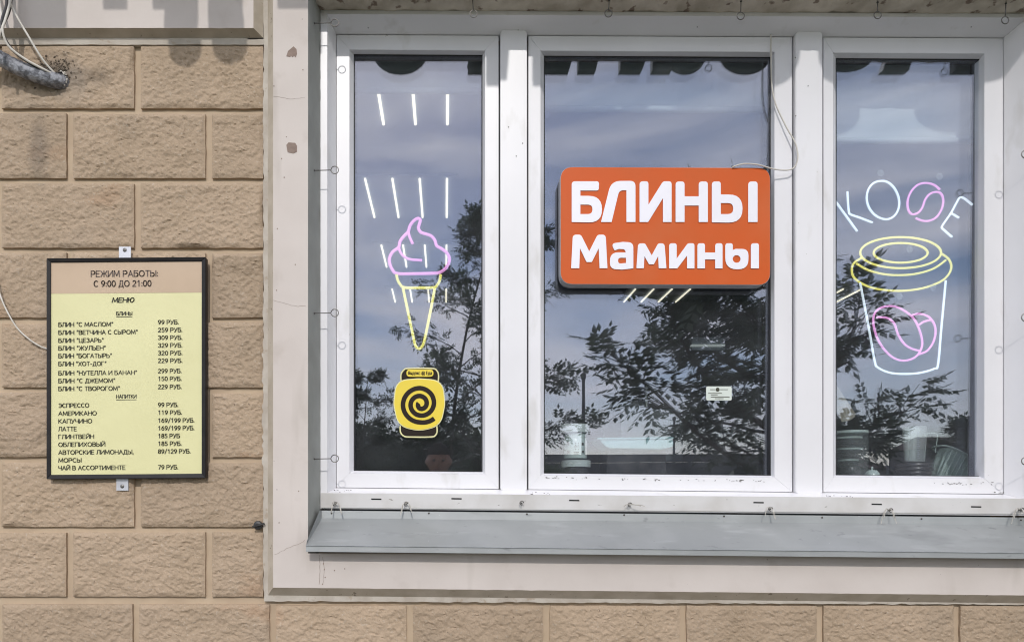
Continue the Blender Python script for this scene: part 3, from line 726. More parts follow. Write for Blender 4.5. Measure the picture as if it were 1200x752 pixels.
# ------------------------------------------------------------------ menu board on the wall
menu = thing('menu_board', P(147, 560, .028), 'black framed yellow menu board with opening hours on the block wall', 'sign')
def Q(px, py, y):                                     # board is hung very slightly out of level
    return P(px, py-(px-147)*.008, y)
FYB = .004
fo = (54.3, 301.8, 240.8, 560.3); fi = (59.2, 306.5, 236.2, 555.3)
def qring(o, i, y0, y1, back):
    O = [Q(o[0], o[1], y0), Q(o[2], o[1], y0), Q(o[2], o[3], y0), Q(o[0], o[3], y0)]
    I = [Q(i[0], i[1], y1), Q(i[2], i[1], y1), Q(i[2], i[3], y1), Q(i[0], i[3], y1)]
    return [MB().prism([O[k], O[(k+1) % 4], I[(k+1) % 4], I[k]], back) for k in range(4)]
for m_ in qring(fo, fi, FYB, FYB+.003, .026): m_.obj('frame_bar', M['frame_black'], menu, bevel=.0012)
PY = .0105
MB().prism([Q(58, 305, PY+.002), Q(237.5, 305, PY+.002), Q(237.5, 556.5, PY+.002), Q(58, 556.5, PY+.002)], .02).obj('backing_board', M['poster'], menu)
MB().prism([Q(59, 306.3, PY), Q(236.4, 306.3, PY), Q(236.4, 343.3, PY), Q(59, 343.3, PY)], PY+.001).obj('poster_heading', M['poster_head'], menu)
# yellow sheet with slight creases
q = [Q(59, 343.5, PY), Q(236.4, 343.5, PY), Q(236.4, 555.5, PY), Q(59, 555.5, PY)]
vs, fs = grid(q, 40, 48, .0006, 5, Vector((0, 1, 0)), 21)
MB().add(vs, fs).obj('poster_sheet', M['poster'], menu, smooth=True)
TY = PY-.0012

# a plain stroke alphabet for the printed menu: polylines on a 1 x 1 box (x, y up), w = relative width
def arc(cx, cy, rx, ry, a0, a1, n=9): return [(cx+rx*math.cos(R(a0+(a1-a0)*k/n)), cy+ry*math.sin(R(a0+(a1-a0)*k/n))) for k in range(n+1)]
OV = arc(.5, .5, .5, .5, 0, 360, 16)
GL = {'А': (.68, [[(0, 0), (.5, 1), (1, 0)], [(.2, .33), (.8, .33)]]), 'Б': (.58, [[(.9, 1), (0, 1), (0, 0), (.55, 0)]+arc(.6, .3, .4, .3, -90, 90)+[(0, .6)]]),
 'В': (.58, [[(0, 0), (0, 1), (.5, 1)]+arc(.52, .77, .38, .23, 90, -90)+[(0, .54)], [(.5, .54)]+arc(.56, .27, .44, .27, 90, -90)+[(0, 0)]]), 'Г': (.48, [[(0, 0), (0, 1), (1, 1)]]),
 'Д': (.70, [[(.12, 0), (.28, .45), (.32, 1), (.82, 1), (.82, 0)], [(0, -.2), (0, 0), (1, 0), (1, -.2)]]), 'Е': (.50, [[(1, 1), (0, 1), (0, 0), (1, 0)], [(0, .52), (.85, .52)]]),
 'Ж': (.92, [[(.5, 0), (.5, 1)], [(0, 1), (.3, .55), (0, 0)], [(1, 1), (.7, .55), (1, 0)], [(.3, .53), (.7, .53)]]), 'З': (.52, [arc(.45, .76, .45, .24, 150, -90, 8)+arc(.45, .26, .52, .26, 90, -150, 9)]),
 'И': (.66, [[(0, 1), (0, 0), (1, 1), (1, 0)]]), 'Й': (.66, [[(0, 1), (0, 0), (1, 1), (1, 0)], arc(.5, 1.26, .25, .12, 180, 360, 5)]), 'К': (.58, [[(0, 0), (0, 1)], [(.95, 1), (.25, .53), (1, 0)], [(0, .53), (.25, .53)]]),
 'Л': (.64, [[(0, 0), (.18, .2), (.26, 1), (1, 1), (1, 0)]]), 'М': (.82, [[(0, 0), (.08, 1), (.5, .15), (.92, 1), (1, 0)]]), 'Н': (.64, [[(0, 0), (0, 1)], [(1, 0), (1, 1)], [(0, .52), (1, .52)]]),
 'О': (.76, [OV]), 'П': (.64, [[(0, 0), (0, 1), (1, 1), (1, 0)]]), 'Р': (.56, [[(0, 0), (0, 1), (.5, 1)]+arc(.55, .72, .45, .28, 90, -90)+[(0, .44)]]), 'С': (.62, [arc(.55, .5, .55, .5, 50, 310, 12)]),
 'Т': (.56, [[(0, 1), (1, 1)], [(.5, 1), (.5, 0)]]), 'У': (.60, [[(0, 1), (.5, .32)], [(1, 1), (.45, .12), (.3, 0), (.08, 0)]]), 'Х': (.60, [[(0, 0), (1, 1)], [(0, 1), (1, 0)]]),
 'Ц': (.66, [[(0, 1), (0, 0), (.85, 0), (.85, 1)], [(.85, 0), (1, 0), (1, -.2)]]), 'Ч': (.58, [[(0, 1), (0, .6), (.15, .42), (1, .42)], [(1, 1), (1, 0)]]), 'Ь': (.56, [[(0, 1), (0, 0), (.5, 0)]+arc(.55, .3, .45, .3, -90, 90)+[(0, .6)]]),
 'Ы': (.78, [[(0, 1), (0, 0), (.35, 0)]+arc(.38, .3, .3, .3, -90, 90)+[(0, .6)], [(1, 0), (1, 1)]]), 'Э': (.62, [arc(.45, .5, .55, .5, 130, -130, 12), [(.3, .52), (.95, .52)]]),
 'Ю': (.90, [[(0, 0), (0, 1)], [(0, .52), (.35, .52)], arc(.67, .5, .33, .5, 0, 360, 14)]), '0': (.52, [OV]), '1': (.52, [[(.15, .8), (.55, 1), (.55, 0)]]), '2': (.52, [arc(.48, .72, .45, .28, 160, -30, 7)+[(0, 0), (1, 0)]]),
 '3': (.52, [arc(.45, .76, .45, .24, 150, -90, 8)+arc(.45, .26, .52, .26, 90, -150, 9)]), '5': (.52, [[(.9, 1), (.15, 1), (.1, .58)]+arc(.45, .31, .5, .31, 110, -140, 8)]), '6': (.52, [arc(.5, .32, .48, .32, 0, 360, 12), [(.05, .4), (.25, .8), (.75, 1)]]),
 '7': (.52, [[(0, 1), (1, 1), (.35, 0)]]), '8': (.52, [arc(.5, .76, .4, .24, 0, 360, 12), arc(.5, .26, .5, .26, 0, 360, 12)]), '9': (.52, [arc(.5, .68, .48, .32, 0, 360, 12), [(.95, .6), (.75, .2), (.25, 0)]]),
 '4': (.52, [[(.75, 0), (.75, 1), (0, .3), (1, .3)]]), '.': (.08, [[(.2, 0), (.2, .1)]]), ',': (.1, [[(.6, .1), (.1, -.18)]]), ':': (.08, [[(.5, .05), (.5, .15)], [(.5, .55), (.5, .65)]]), '-': (.3, [[(0, .4), (1, .4)]]),
 '/': (.42, [[(0, -.1), (1, 1.1)]]), '“': (.30, [[(.2, .78), (.35, 1.05)], [(.75, .78), (.9, 1.05)]]), '”': (.30, [[(.1, .75), (.25, 1.02)], [(.65, .75), (.8, 1.02)]]), ' ': (.18, [])}
def print_mb(mb, s_, xl, xr, yb, cap, depth, th=.9, ital=0, mapf=None):
    mapf = mapf or Q; gap = .20; tot = sum(GL[c][0]+gap for c in s_)-gap; k = (xr-xl-th)/tot; x = xl+th/2; h = th/2; cap = cap-th*.7; yb = yb-th*.35
    for c in s_:
        wd, lines = GL[c]
        for ln in lines:
            pt = [Vector((x+a*wd*k+ital*b*cap, yb-b*cap)) for a, b in ln]
            for p, q in zip(pt, pt[1:]):
                d = q-p
                if d.length < 1e-6: continue
                d.normalize(); n_ = Vector((-d.y, d.x))*h*(1.0 if abs(d.y) > .5 else .82); e = d*h*.7
                mb.add([mapf(v.x, v.y, depth) for v in (p-e-n_, q+e-n_, q+e+n_, p-e+n_)], [(0, 1, 2, 3)])
        x += (wd+gap)*k
tm = MB()
print_mb(tm, 'РЕЖИМ РАБОТЫ:', 106.2, 185.3, 324.2, 7.4, TY, 1.15)
tm.obj('hours_text', M['ink_soft'], menu, fix=False); tm = MB()
print_mb(tm, 'С 9:00 ДО 21:00', 109.6, 177.5, 335.8, 7.4, TY, 1.15)
tm.obj('hours_text', M['ink_soft'], menu, fix=False)
tm = MB()
print_mb(tm, 'МЕНЮ', 130.7, 157, 354.4, 6.0, TY, 1.15, .2)
tm.obj('heading_text', M['ink'], menu, fix=False); tm = MB(); print_mb(tm, 'БЛИНЫ', 136, 155, 369.4, 4.4, TY, .75); tm.obj('heading_text', M['ink'], menu, fix=False); tm = MB(); print_mb(tm, 'НАПИТКИ', 136, 160, 466.6, 4.6, TY, .75)
for a, b, y_ in [(136, 155, 370.7), (136, 160, 467.9)]:
    MB().add([Q(a, y_, TY), Q(b, y_, TY), Q(b, y_+.6, TY), Q(a, y_+.6, TY)], [(0, 1, 2, 3)]).obj('underline', M['ink'], menu, fix=False)
tm.obj('heading_text', M['ink'], menu, fix=False)
rows = [('БЛИН “С МАСЛОМ”', 132.9, 382.2, '99 РУБ.', 209.6, 380.3), ('БЛИН “ВЕТЧИНА С СЫРОМ”', 161.7, 391.5, '259 РУБ.', 213.9, 389.4), ('БЛИН “ЦЕЗАРЬ”', 121.7, 400.8, '309 РУБ.', 213.9, 398.4),
        ('БЛИН “ЖУЛЬЕН”', 124.2, 409.8, '329 РУБ.', 213.9, 407.4), ('БЛИН “БОГАТЫРЬ”', 131.4, 418.9, '320 РУБ.', 213.9, 416.4), ('БЛИН “ХОТ-ДОГ”', 125, 428.2, '229 РУБ.', 213.9, 425.4),
        ('БЛИН “НУТЕЛЛА И БАНАН”', 160.9, 439, '299 РУБ.', 213, 437.4), ('БЛИН “С ДЖЕМОМ”', 135.2, 448.1, '150 РУБ.', 213, 446.5), ('БЛИН “С ТВОРОГОМ”', 140.8, 457.3, '229 РУБ.', 213, 456),
        ('ЭСПРЕССО', 104.5, 476.9, '99 РУБ.', 209, 477), ('АМЕРИКАНО', 113.4, 486.2, '119 РУБ.', 213.4, 486), ('КАПУЧИНО', 108, 495.3, '169/199 РУБ.', 228, 495.3), ('ЛАТТЕ', 90, 504.4, '169/199 РУБ.', 228, 504.3),
        ('ГЛИНТВЕЙН', 110.2, 513.4, '185 РУБ', 210.8, 513.4), ('ОБЛЕПИХОВЫЙ', 123.4, 522.6, '185 РУБ.', 213, 522.4), ('АВТОРСКИЕ ЛИМОНАДЫ,', 156.7, 531.8, '89/129 РУБ.', 223.5, 531.5),
        ('МОРСЫ', 95.5, 541, None, 0, 0), ('ЧАЙ В АССОРТИМЕНТЕ', 147, 550, '79 РУБ.', 209, 550)]
for s1, r1, y1, s2, r2, y2 in rows:
    tm = MB(); print_mb(tm, s1, 68.2, r1, y1, 5.2, TY, .88)
    tm.obj('item_name', M['ink'], menu, fix=False)
    if s2:
        tm = MB(); print_mb(tm, s2, 185, r2, y2, 5.2, TY, .88); tm.obj('item_price', M['ink'], menu, fix=False)
for (x, y0_, y1_, hy) in [(146.3, 289, 302, 293), (143.3, 560, 574.5, 569.5)]:
    br = MB().prism([P(x-7, y0_, .017), P(x+7, y0_, .017), P(x+7, y1_, .017), P(x-7, y1_, .017)], .020).obj('bracket', M['bracket'], menu, bevel=.0004)
    MB().lathe([(.0062, 0), (.005, .002), (.002, .003)], P(x, hy, .0175), 12, Matrix.Rotation(R(90), 3, 'X')).obj('screw', M['steel'], br)
# wire from behind the board
o_ = MB().tube(crom([P(-30, 290, .02), P(-8, 318, .015), P(0, 345, .012), P(8, 364, .010), P(20, 384, .012), P(35, 398, .016), P(48, 406, .02), P(60, 410, .024)], 6), .0022, 8).obj('wall_cable', M['cable_white'], None, smooth=True)
tag(o_, 'thin white cable curving from the left picture edge to behind the menu board', 'cable')
# black wall plug
kn = thing('wall_plug', P(303, 615, .03), 'small black knob on the block wall beside the lower trim corner', 'wall plug')
ax = Matrix.Rotation(R(90), 3, 'X')
MB().lathe([(.013, 0), (.0135, .006), (.012, .012), (.006, .014)], P(303, 615, .03), 10, ax).obj('cap', M['black'], kn)
MB().tube([P(296, 617, .018), P(303, 615, .012), P(310, 613, .018)], .003, 6).obj('grip', M['black'], kn)

# ------------------------------------------------------------------ cables entering the wall, upper left
cs = thing('wall_cable_bundle', P(72, 94, .03), 'silver sleeved cable bundle entering a hole in the top left block', 'cable')
path = crom([P(-90, 20, -.06), P(-40, 48, -.04), P(-5, 66, -.02), P(20, 79, -.010), P(45, 89, -.002), P(66, 95, .015), P(76, 97, .035)], 8)
mb = MB(); mb.tube(path, [.0205*(1+.03*math.sin(i*2.3)+.06*noise.noise(Vector((i*.31, 0, 0)))) for i in range(len(path))], 16)
o_ = mb.obj('sleeve', M['foil'], cs, smooth=True)
MB().tube(crom([P(2, -30, -.03), P(8, 2, -.035), P(3, 22, -.05), P(2, 36, -.055), P(14, 58, -.045), P(40, 77, -.02), P(64, 86, .01), P(74, 92, .03)], 6), .0042, 8).obj('cable', M['cable_black'], cs, smooth=True)
MB().tube(crom([P(16, -30, -.03), P(12, 2, -.035), P(6, 24, -.05), P(3, 36, -.06), P(10, 54, -.05), P(30, 70, -.035), P(56, 84, -.01), P(73, 94, .03)], 6), .0034, 8).obj('cable', M['cable_white'], cs, smooth=True)
MB().tube(crom([P(8, -30, -.02), P(11, 0, -.025), P(20, 20, -.03), P(34, 44, -.025), P(50, 70, -.01), P(66, 88, .01), P(76, 96, .03)], 6), .0030, 8).obj('cable', M['cable_white'], cs, smooth=True)
MB().tube(crom([P(-5, -30, -.01), P(-1, 0, -.015), P(2, 20, -.03), P(1, 34, -.055), P(-6, 60, -.07)], 6), .004, 8).obj('cable', M['cable_white'], cs, smooth=True)
MB().tube(crom([P(14, -30, -.0), P(13, 5, -.02), P(5, 28, -.04), P(-8, 50, -.06)], 6), .003, 8).obj('cable', M['cable_black'], cs, smooth=True)
random.seed(3)
fo_ = MB()                                            # foam and broken plaster round the hole
for k in range(26):
    an = random.uniform(-1.9, 1.5); r_ = random.uniform(6, 9)
    c = P(72+r_*math.cos(an)*.75, 92+r_*math.sin(an), .018); s_ = random.uniform(.0015, .003)
    fo_.lathe([(s_*.4, -s_), (s_, 0), (s_*.5, s_)], c, 5, Matrix.Rotation(random.random()*3, 3, 'X'))
fo_.obj('plaster_crumbs', M['cable_white'], cs)
fo_ = MB()
for k in range(420):
    an = random.uniform(0, 6.28); r_ = abs(random.gauss(0, 1))
    px_, py_ = 64+r_*math.cos(an)*16, 84+r_*math.sin(an)*11
    if not(8 < px_ < 120 and 56 < py_ < 118): continue
    c = P(px_, py_, .0265); s_ = random.uniform(.0012, .0040)
    fo_.lathe([(s_*.5, -s_*.5), (s_, 0), (s_*.6, s_*.5)], c, 5, Matrix.Rotation(random.random()*3, 3, 'Y'))
st_ = fo_.obj('mortar_smear', mat('sooty mortar', (.15, .125, .10), (.24, .19, .14), 60, .95), cs); st_['kind'] = 'stuff'
MB().lathe([(.021, 0), (.019, .003)], P(71, 93, .024), 16, ax).obj('hole', M['hole'], cs)

# ------------------------------------------------------------------ neon signs behind the glass
NY = .243
def ntube(name, pts, ox, oy, s, m, par, closed=False, r=.0044, sm=5, lin=False):
    q = [P(ox+a/s, oy+b/s, NY) for a, b in pts]
    q = q if lin else crom(q, sm, closed)
    return MB().tube(q, r, 8, closed).obj(name, m, par, smooth=True)
ice = thing('ice_cream_neon', P(492, 400, NY), 'pink and yellow neon ice cream cone hung inside the left pane', 'neon sign')
o0 = (410, 240, 4.7)
ntube('cream_tube', [(260, 378), (235, 358), (220, 325), (218, 295), (235, 260), (268, 234), (276, 202), (298, 172), (321, 148), (330, 118), (350, 90), (373, 75), (388, 84), (382, 108), (378, 130), (392, 152), (420, 161), (448, 172), (468, 195), (478, 225), (502, 240), (532, 262), (547, 290), (545, 320), (525, 352), (495, 372), (460, 377), (360, 379)], *o0, M['neon_pink'], ice, True, .0050)
ntube('cream_fold', [(322, 148), (327, 170), (335, 190), (347, 215)], *o0, M['neon_pink'], ice)
ntube('cream_fold', [(270, 234), (278, 260), (298, 284), (332, 300), (398, 306)], *o0, M['neon_pink'], ice, False, .0042)
ntube('cone_rim_tube', [(257, 384), (262, 410), (275, 435), (300, 455), (380, 457), (462, 455), (482, 440), (495, 415), (500, 384)], *o0, M['neon_yellow'], ice)
ntube('cone_tube', [(292, 457), (312, 550), (350, 730), (362, 775), (380, 792), (398, 778), (412, 740), (445, 580), (468, 457)], *o0, M['neon_yellow'], ice)
cup = thing('coffee_neon', P(1055, 440, NY), 'neon КОФЕ lettering over a white and yellow take-away coffee cup in the right pane', 'neon sign')
o1 = (970, 270, 4.179); o2 = (970, 190, 5.783)
def el2(cx, cy, rx, ry, n=28): return [(cx+rx*math.cos(2*math.pi*k/n), cy+ry*math.sin(2*math.pi*k/n)) for k in range(n)]
RR = .0034
ntube('lid_ring', el2(357, 110, 132, 48), *o1, M['neon_yellow'], cup, True, RR, 2)
ntube('lid_ring', el2(357, 109, 198, 76), *o1, M['neon_yellow'], cup, True, RR, 2)
ntube('lid_rim', [(163, 136), (130, 158), (118, 188), (125, 225), (160, 256), (230, 284), (345, 296), (460, 284), (550, 252), (592, 215), (605, 175), (590, 138), (555, 113)], *o1, M['neon_yellow'], cup, False, RR)
ntube('lid_band', [(140, 162), (200, 195), (280, 215), (360, 219), (440, 211), (520, 186), (578, 146)], *o1, M['neon_yellow'], cup, False, RR)
ntube('cup_tube', [(158, 254), (175, 340), (205, 500), (230, 640), (245, 670), (300, 695), (370, 702), (450, 697), (520, 677), (540, 655), (556, 480), (578, 245)], *o1, M['neon_white'], cup, False, RR)
ntube('bean_tube', [(223, 450), (232, 402), (268, 376), (320, 371), (370, 390), (420, 430), (450, 490), (463, 550), (450, 595), (420, 625), (370, 637), (320, 622), (275, 580), (240, 520)], *o1, M['neon_pink'], cup, True, RR)
ntube('bean_crease', [(240, 425), (290, 428), (325, 455), (345, 510), (375, 555), (410, 578), (446, 588)], *o1, M['neon_pink'], cup, False, RR)
ntube('bean_tube', [(404, 418), (445, 408), (490, 420), (520, 455), (528, 500), (515, 550), (485, 590), (440, 608)], *o1, M['neon_pink'], cup, False, RR)
ntube('bean_crease', [(443, 465), (470, 447), (505, 438)], *o1, M['neon_pink'], cup, False, RR)
ntube('letter_tube', [(52, 265), (125, 366), (200, 470)], *o2, M['neon_white'], cup, False, RR)
ntube('letter_tube', [(133, 200), (137, 270), (143, 335), (156, 355), (220, 378), (303, 410)], *o2, M['neon_white'], cup, False, RR)
ntube('letter_tube', [(370, 128), (415, 142), (453, 180), (480, 240), (482, 305), (457, 358), (412, 386), (360, 381), (310, 350), (276, 300), (264, 240), (277, 182), (315, 140)], *o2, M['neon_white'], cup, True, RR)
ntube('letter_tube', [(760, 187), (720, 155), (665, 142), (610, 155), (565, 200), (542, 260), (545, 320), (570, 353), (610, 345), (640, 310), (660, 255), (690, 218), (730, 203), (765, 212), (782, 250), (775, 310), (740, 370), (690, 397), (640, 397), (597, 380)], *o2, M['neon_pink'], cup, False, RR)
ntube('letter_tube', [(980, 290), (925, 247), (897, 240), (880, 262), (835, 345), (780, 425), (774, 446), (790, 462), (842, 508)], *o2, M['neon_white'], cup, False, RR, 4)
ntube('letter_tube', [(835, 345), (860, 360), (888, 378)], *o2, M['neon_white'], cup, False, RR)
for (x, y_) in [(1032, 203), (1101, 207), (1054, 347), (1093, 337), (1066, 292)]:
    MB().lathe([(.011, 0), (.009, .0015), (.004, .004), (.004, .007)], P(x, y_, .232), 14, ax).obj('suction_cup', M['clear2'], cup)
# delivery service plate
eda = thing('delivery_sticker', P(491, 510, .18), 'yellow plate with a dark spiral and handle loops stuck low on the left pane', 'sticker')
EY = .1805
o3 = (440, 380, 5.371)
def emap(u, v, d): return P(o3[0]+u/o3[2], o3[1]+v/o3[2], EY+d)
def eloops(name, loops, dy, ext, m): return link(name, fill_mesh(name, loops, lambda u, v, d: emap(u, v, d+dy), ext, m), eda)
body = fillet([(128, 350, 100), (272, 338, 200), (424, 350, 100), (440, 500, 120), (412, 640, 110), (275, 672, 200), (140, 640, 110), (112, 500, 120)], 8)
eloops('plate_edge', [body], 0, .002, M['yellow_pale'])
cxb, cyb = 276, 503
eloops('plate', [[Vector((cxb+(p[0]-cxb)*.965, cyb+(p[1]-cyb)*.965)) for p in body]], -.0016, .0012, M['yellow'])
for pts in [[(163, 372), (160, 320), (178, 288), (210, 278), (355, 278), (385, 290), (397, 320), (394, 372)], [(155, 640), (158, 680), (180, 703), (215, 708), (345, 708), (375, 700), (388, 675), (386, 640)]]:
    MB().tube(crom([emap(a, b, .0005) for a, b in pts], 5), .0024, 7).obj('handle_loop', M['yellow_pale'], eda, smooth=True)
eloops('loop_fill', [fillet([(166, 372), (166, 282, 40), (392, 282, 40), (392, 372)], 6)], .0016, .001, M['brown'])
eloops('loop_fill', [fillet([(160, 630), (160, 704, 40), (384, 704, 40), (384, 630)], 6)], .0016, .001, M['brown'])
eloops('name_tab', [fillet([(195, 283, 24), (365, 283, 24), (365, 329, 24), (195, 329, 24)], 6)], -.002, .001, M['yellow'])
tm = MB(); text_mb(tm, 'Яндекс @ Еда', 204, 356, 316, 21, EY-.0032, lambda u, v, d: P(o3[0]+u/o3[2], o3[1]+v/o3[2], d), 2.0)
tm.obj('name_text', M['brown'], eda, fix=False)
rad = [(44, 124), (90, 110), (135, 108), (180, 108), (225, 106), (270, 105), (315, 97), (360, 86), (405, 75), (450, 67), (495, 62), (540, 60), (585, 58), (630, 56), (675, 49), (720, 40), (765, 31), (810, 24), (855, 16), (900, 13), (960, 14)]
pc = []
for (a0, r0), (a1, r1) in zip(rad, rad[1:]):
    for k in range(6):
        a = a0+(a1-a0)*k/6; r_ = r0+(r1-r0)*k/6; pc.append(Vector((281+r_*math.cos(R(a)), 505+r_*math.sin(R(a)))))
lft, rgt = [], []
for i, p in enumerate(pc):
    d = (pc[min(i+1, len(pc)-1)]-pc[max(i-1, 0)]).normalized(); nn = Vector((-d.y, d.x)); wv = 14.5
    lft.append(p+nn*wv); rgt.append(p-nn*wv)
mb = MB()
for i in range(len(pc)-1):
    mb.add([emap(q_[0], q_[1], -.003) for q_ in (lft[i], lft[i+1], rgt[i+1], rgt[i])], [(0, 1, 2, 3)])
mb.obj('spiral', M['brown'], eda)

# ------------------------------------------------------------------ inside: room, blinds, lights, things on the inner sill
def struct(name, mb_, m, smooth=False): o_ = mb_.obj(name, m, None, smooth); o_['kind'] = 'structure'; return o_
RX0, RX1, RYE, RZT = -2.6, 5.2, 7.2, CAMZ+1.66
struct('room_floor', MB().box((RX0, .31, -.05), (RX1, RYE, .1)), M['room_floor'])
struct('room_ceiling', MB().box((RX0, .31, RZT), (RX1, RYE, RZT+.1)), M['room'])
struct('room_wall', MB().box((RX0-.1, .31, .1), (RX0, RYE, RZT)).box((RX1, .31, .1), (RX1+.1, RYE, RZT)).box((RX0, RYE, .1), (RX1, RYE+.1, RZT)), M['room'])
ISZ = CAMZ+(CY-563)/867*2.4
tag(struct('inner_sill', MB().box((OX0, .215, ISZ-.03), (OX1, .62, ISZ)), M['room_floor']))
for k, (a, b, yb, nm) in enumerate([(408, 575, 107, 'left'), (628, 912, 127, 'middle'), (972, 1160, 162, 'right')]):
    y_ = .29
    t_ = thing('roller_blind', W((a+b)/2, yb, y_), 'pale roller blind drawn a little way down behind the %s pane' % nm, 'blind', 'roller blinds behind the panes')
    MB().prism([W(a, 20, y_), W(b, 20, y_), W(b, yb, y_), W(a, yb, y_)], y_+.0015).obj('cloth', M['blind'], t_)
    p0, p1 = W(a, yb-1, y_-.002), W(b, yb-1, y_-.002)
    MB().tube([p0, p1], .010, 10).obj('bottom_bar', M['blind'], t_, smooth=True)
# ceiling lights
lt = None
first = True
rowsD = [(2.62, 3.20), (3.74, 4.24), (4.70, 5.13), (5.66, 6.02)]
labels_done = 0
for ci, (xs_, nm) in enumerate([([-.402, -.264, -.126, .012], 'left'), ([1.46, 1.60, 1.74, 1.88], 'middle'), ([3.05, 3.19], 'right')]):
    for ri, (d0, d1) in enumerate(rowsD):
        if len(xs_) == 2 and ri != 3: continue
        y0_, y1_ = d0+CAMY, d1+CAMY
        loc = ((xs_[0]+xs_[-1])/2, (y0_+y1_)/2, CAMZ+1.65)
        t_ = thing('ceiling_light', loc, '%s ceiling light of four lit strips, in the %s row inside the shop' % (['nearest', 'second', 'third', 'farthest'][ri], nm), 'ceiling light', 'strip lights on the shop ceiling')
        MB().box((xs_[0]-.05, y0_-.02, CAMZ+1.648), (xs_[-1]+.05, y1_+.02, CAMZ+1.66)).obj('tray', M['room'], t_)
        for x in xs_:
            MB().tube([(x, y0_, CAMZ+1.64), (x, y1_, CAMZ+1.64)], .0062, 8).obj('light_strip', M['tube'], t_)
# white tub
D0 = .36; 
def IP(px, py, y=D0): return P(px, py, y)
def cyl(par, name, px, y0_, y1_, hw, m, depth=D0, prof=None, top=None):
    """upright round body between picture heights y0_ (top) and y1_ (bottom), half width hw"""
    c = P(px, y1_, depth); r_ = hw/867*(depth-CAMY); h = (y1_-y0_)/867*(depth-CAMY); rt = (top if top else hw)/867*(depth-CAMY)
    pr = [(r_*.97, 0), (r_, h*.04), (rt, h*.95), (rt*.96, h)] if not prof else [(a*r_, b*h) for a, b in prof]
    return auto_smooth(MB().lathe(pr, c, 36).obj(name, m, par), 35)
tub = thing('white_tub', P(674, 539, D0), 'tall white plastic tub with a printed label, on the inner sill behind the middle pane', 'tub')
cyl(tub, 'lid', 673, 497.5, 507.5, 16.5, M['tub']); cyl(tub, 'neck', 674, 508, 514, 13, M['clam']); cyl(tub, 'body', 674, 514, 537, 13.5, M['clam'])
lb = cyl(tub, 'label_band', 675, 515.5, 534.5, 12.8, M['label'])
tm = MB()
for (x, y_, ww, hh) in [(665.5, 519, 3, 4), (676, 519, 4.5, 1), (676, 521, 4.5, 1), (675.6, 523, 5, 1), (666, 529, 3, 3.4), (676, 526, 4.5, .8), (675.4, 529.5, 6, .9), (675.4, 531.4, 6, .9), (683, 520, 2.4, 3), (683.2, 529, 2.2, 3)]:
    yd = D0-.0385+abs(x-675)*.00045
    tm.prism([P(x-ww/2, y_-hh/2, yd), P(x+ww/2, y_-hh/2, yd), P(x+ww/2, y_+hh/2, yd), P(x-ww/2, y_+hh/2, yd)], yd+.0008)
tm.obj('label_print', M['ink'], tub)
tu2 = thing('low_tub', P(675, 560, D0), 'low dark container with a white lid under the white tub', 'tub')
cyl(tu2, 'lid', 675, 539.5, 547.5, 16.8, M['tub']); cyl(tu2, 'body', 675, 548, 562, 14.5, M['dark_plastic'])
# teal tray
tr = thing('teal_tray', P(746, 526, .5), 'long pale teal plastic tray seen edge-on behind the middle pane', 'tray')
MB().prism([P(a, b, .42) for a, b in fillet([(701, 514, 2), (788, 513, 3), (790, 523, 4), (775, 526, 6), (712, 525, 12)], 4)], .56).obj('body', M['teal'], tr, bevel=.002)
MB().prism([P(a, b, .415) for a, b in [(700, 512.6), (789.5, 511.8), (789.5, 514), (700, 514.6)]], .565).obj('rim', M['teal'], tr, bevel=.001)
ap = thing('dark_appliance', P(746, 562, .5), 'dark appliance on the inner sill carrying the teal tray', 'appliance')
MB().prism([P(a, b, .44) for a, b in fillet([(712, 527, 3), (780, 527, 3), (782, 566, 1), (710, 566, 1)], 4)], .56).obj('housing', M['dark_plastic'], ap, bevel=.003)
# counter equipment, dim
mc = thing('counter_cabinet', P(762, 560, 1.4), 'dim pale cabinet deep inside the shop behind the middle pane', 'cabinet')
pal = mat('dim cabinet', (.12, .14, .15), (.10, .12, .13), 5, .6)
MB().prism([P(728, 470, 1.4), P(800, 470, 1.4), P(800, 540, 1.4), P(728, 540, 1.4)], 1.8).obj('carcass', pal, mc, bevel=.004)
MB().prism([P(759, 458, 1.39), P(792, 458, 1.39), P(792, 478, 1.39), P(759, 478, 1.39)], 1.5).obj('dark_panel', M['black'], mc, bevel=.003)
MB().prism([P(757, 452, 1.385), P(758.6, 452, 1.385), P(758.6, 476, 1.385), P(757, 476, 1.385)], 1.40).obj('edge_strip', M['tub'], mc)
mr = thing('shelf_rail', P(831, 404, 1.6), 'thin pale horizontal rail deep inside the shop', 'rail')
MB().prism([P(811, 403.2, 1.6), P(850, 403.2, 1.6), P(850, 404.8, 1.6), P(811, 404.8, 1.6)], 1.63).obj('bar', glow('rail edge with painted glow', (.7, .78, .75), .45), mr)  # bar is no lamp: its brightness is a glow put into the material
MB().box((P(811, 0, 1.63).x, 1.63, P(0, 410, 1.63).z), (P(850, 0, 1.63).x, 1.66, P(0, 395, 1.63).z)).obj('backplate', M['room'], mr)
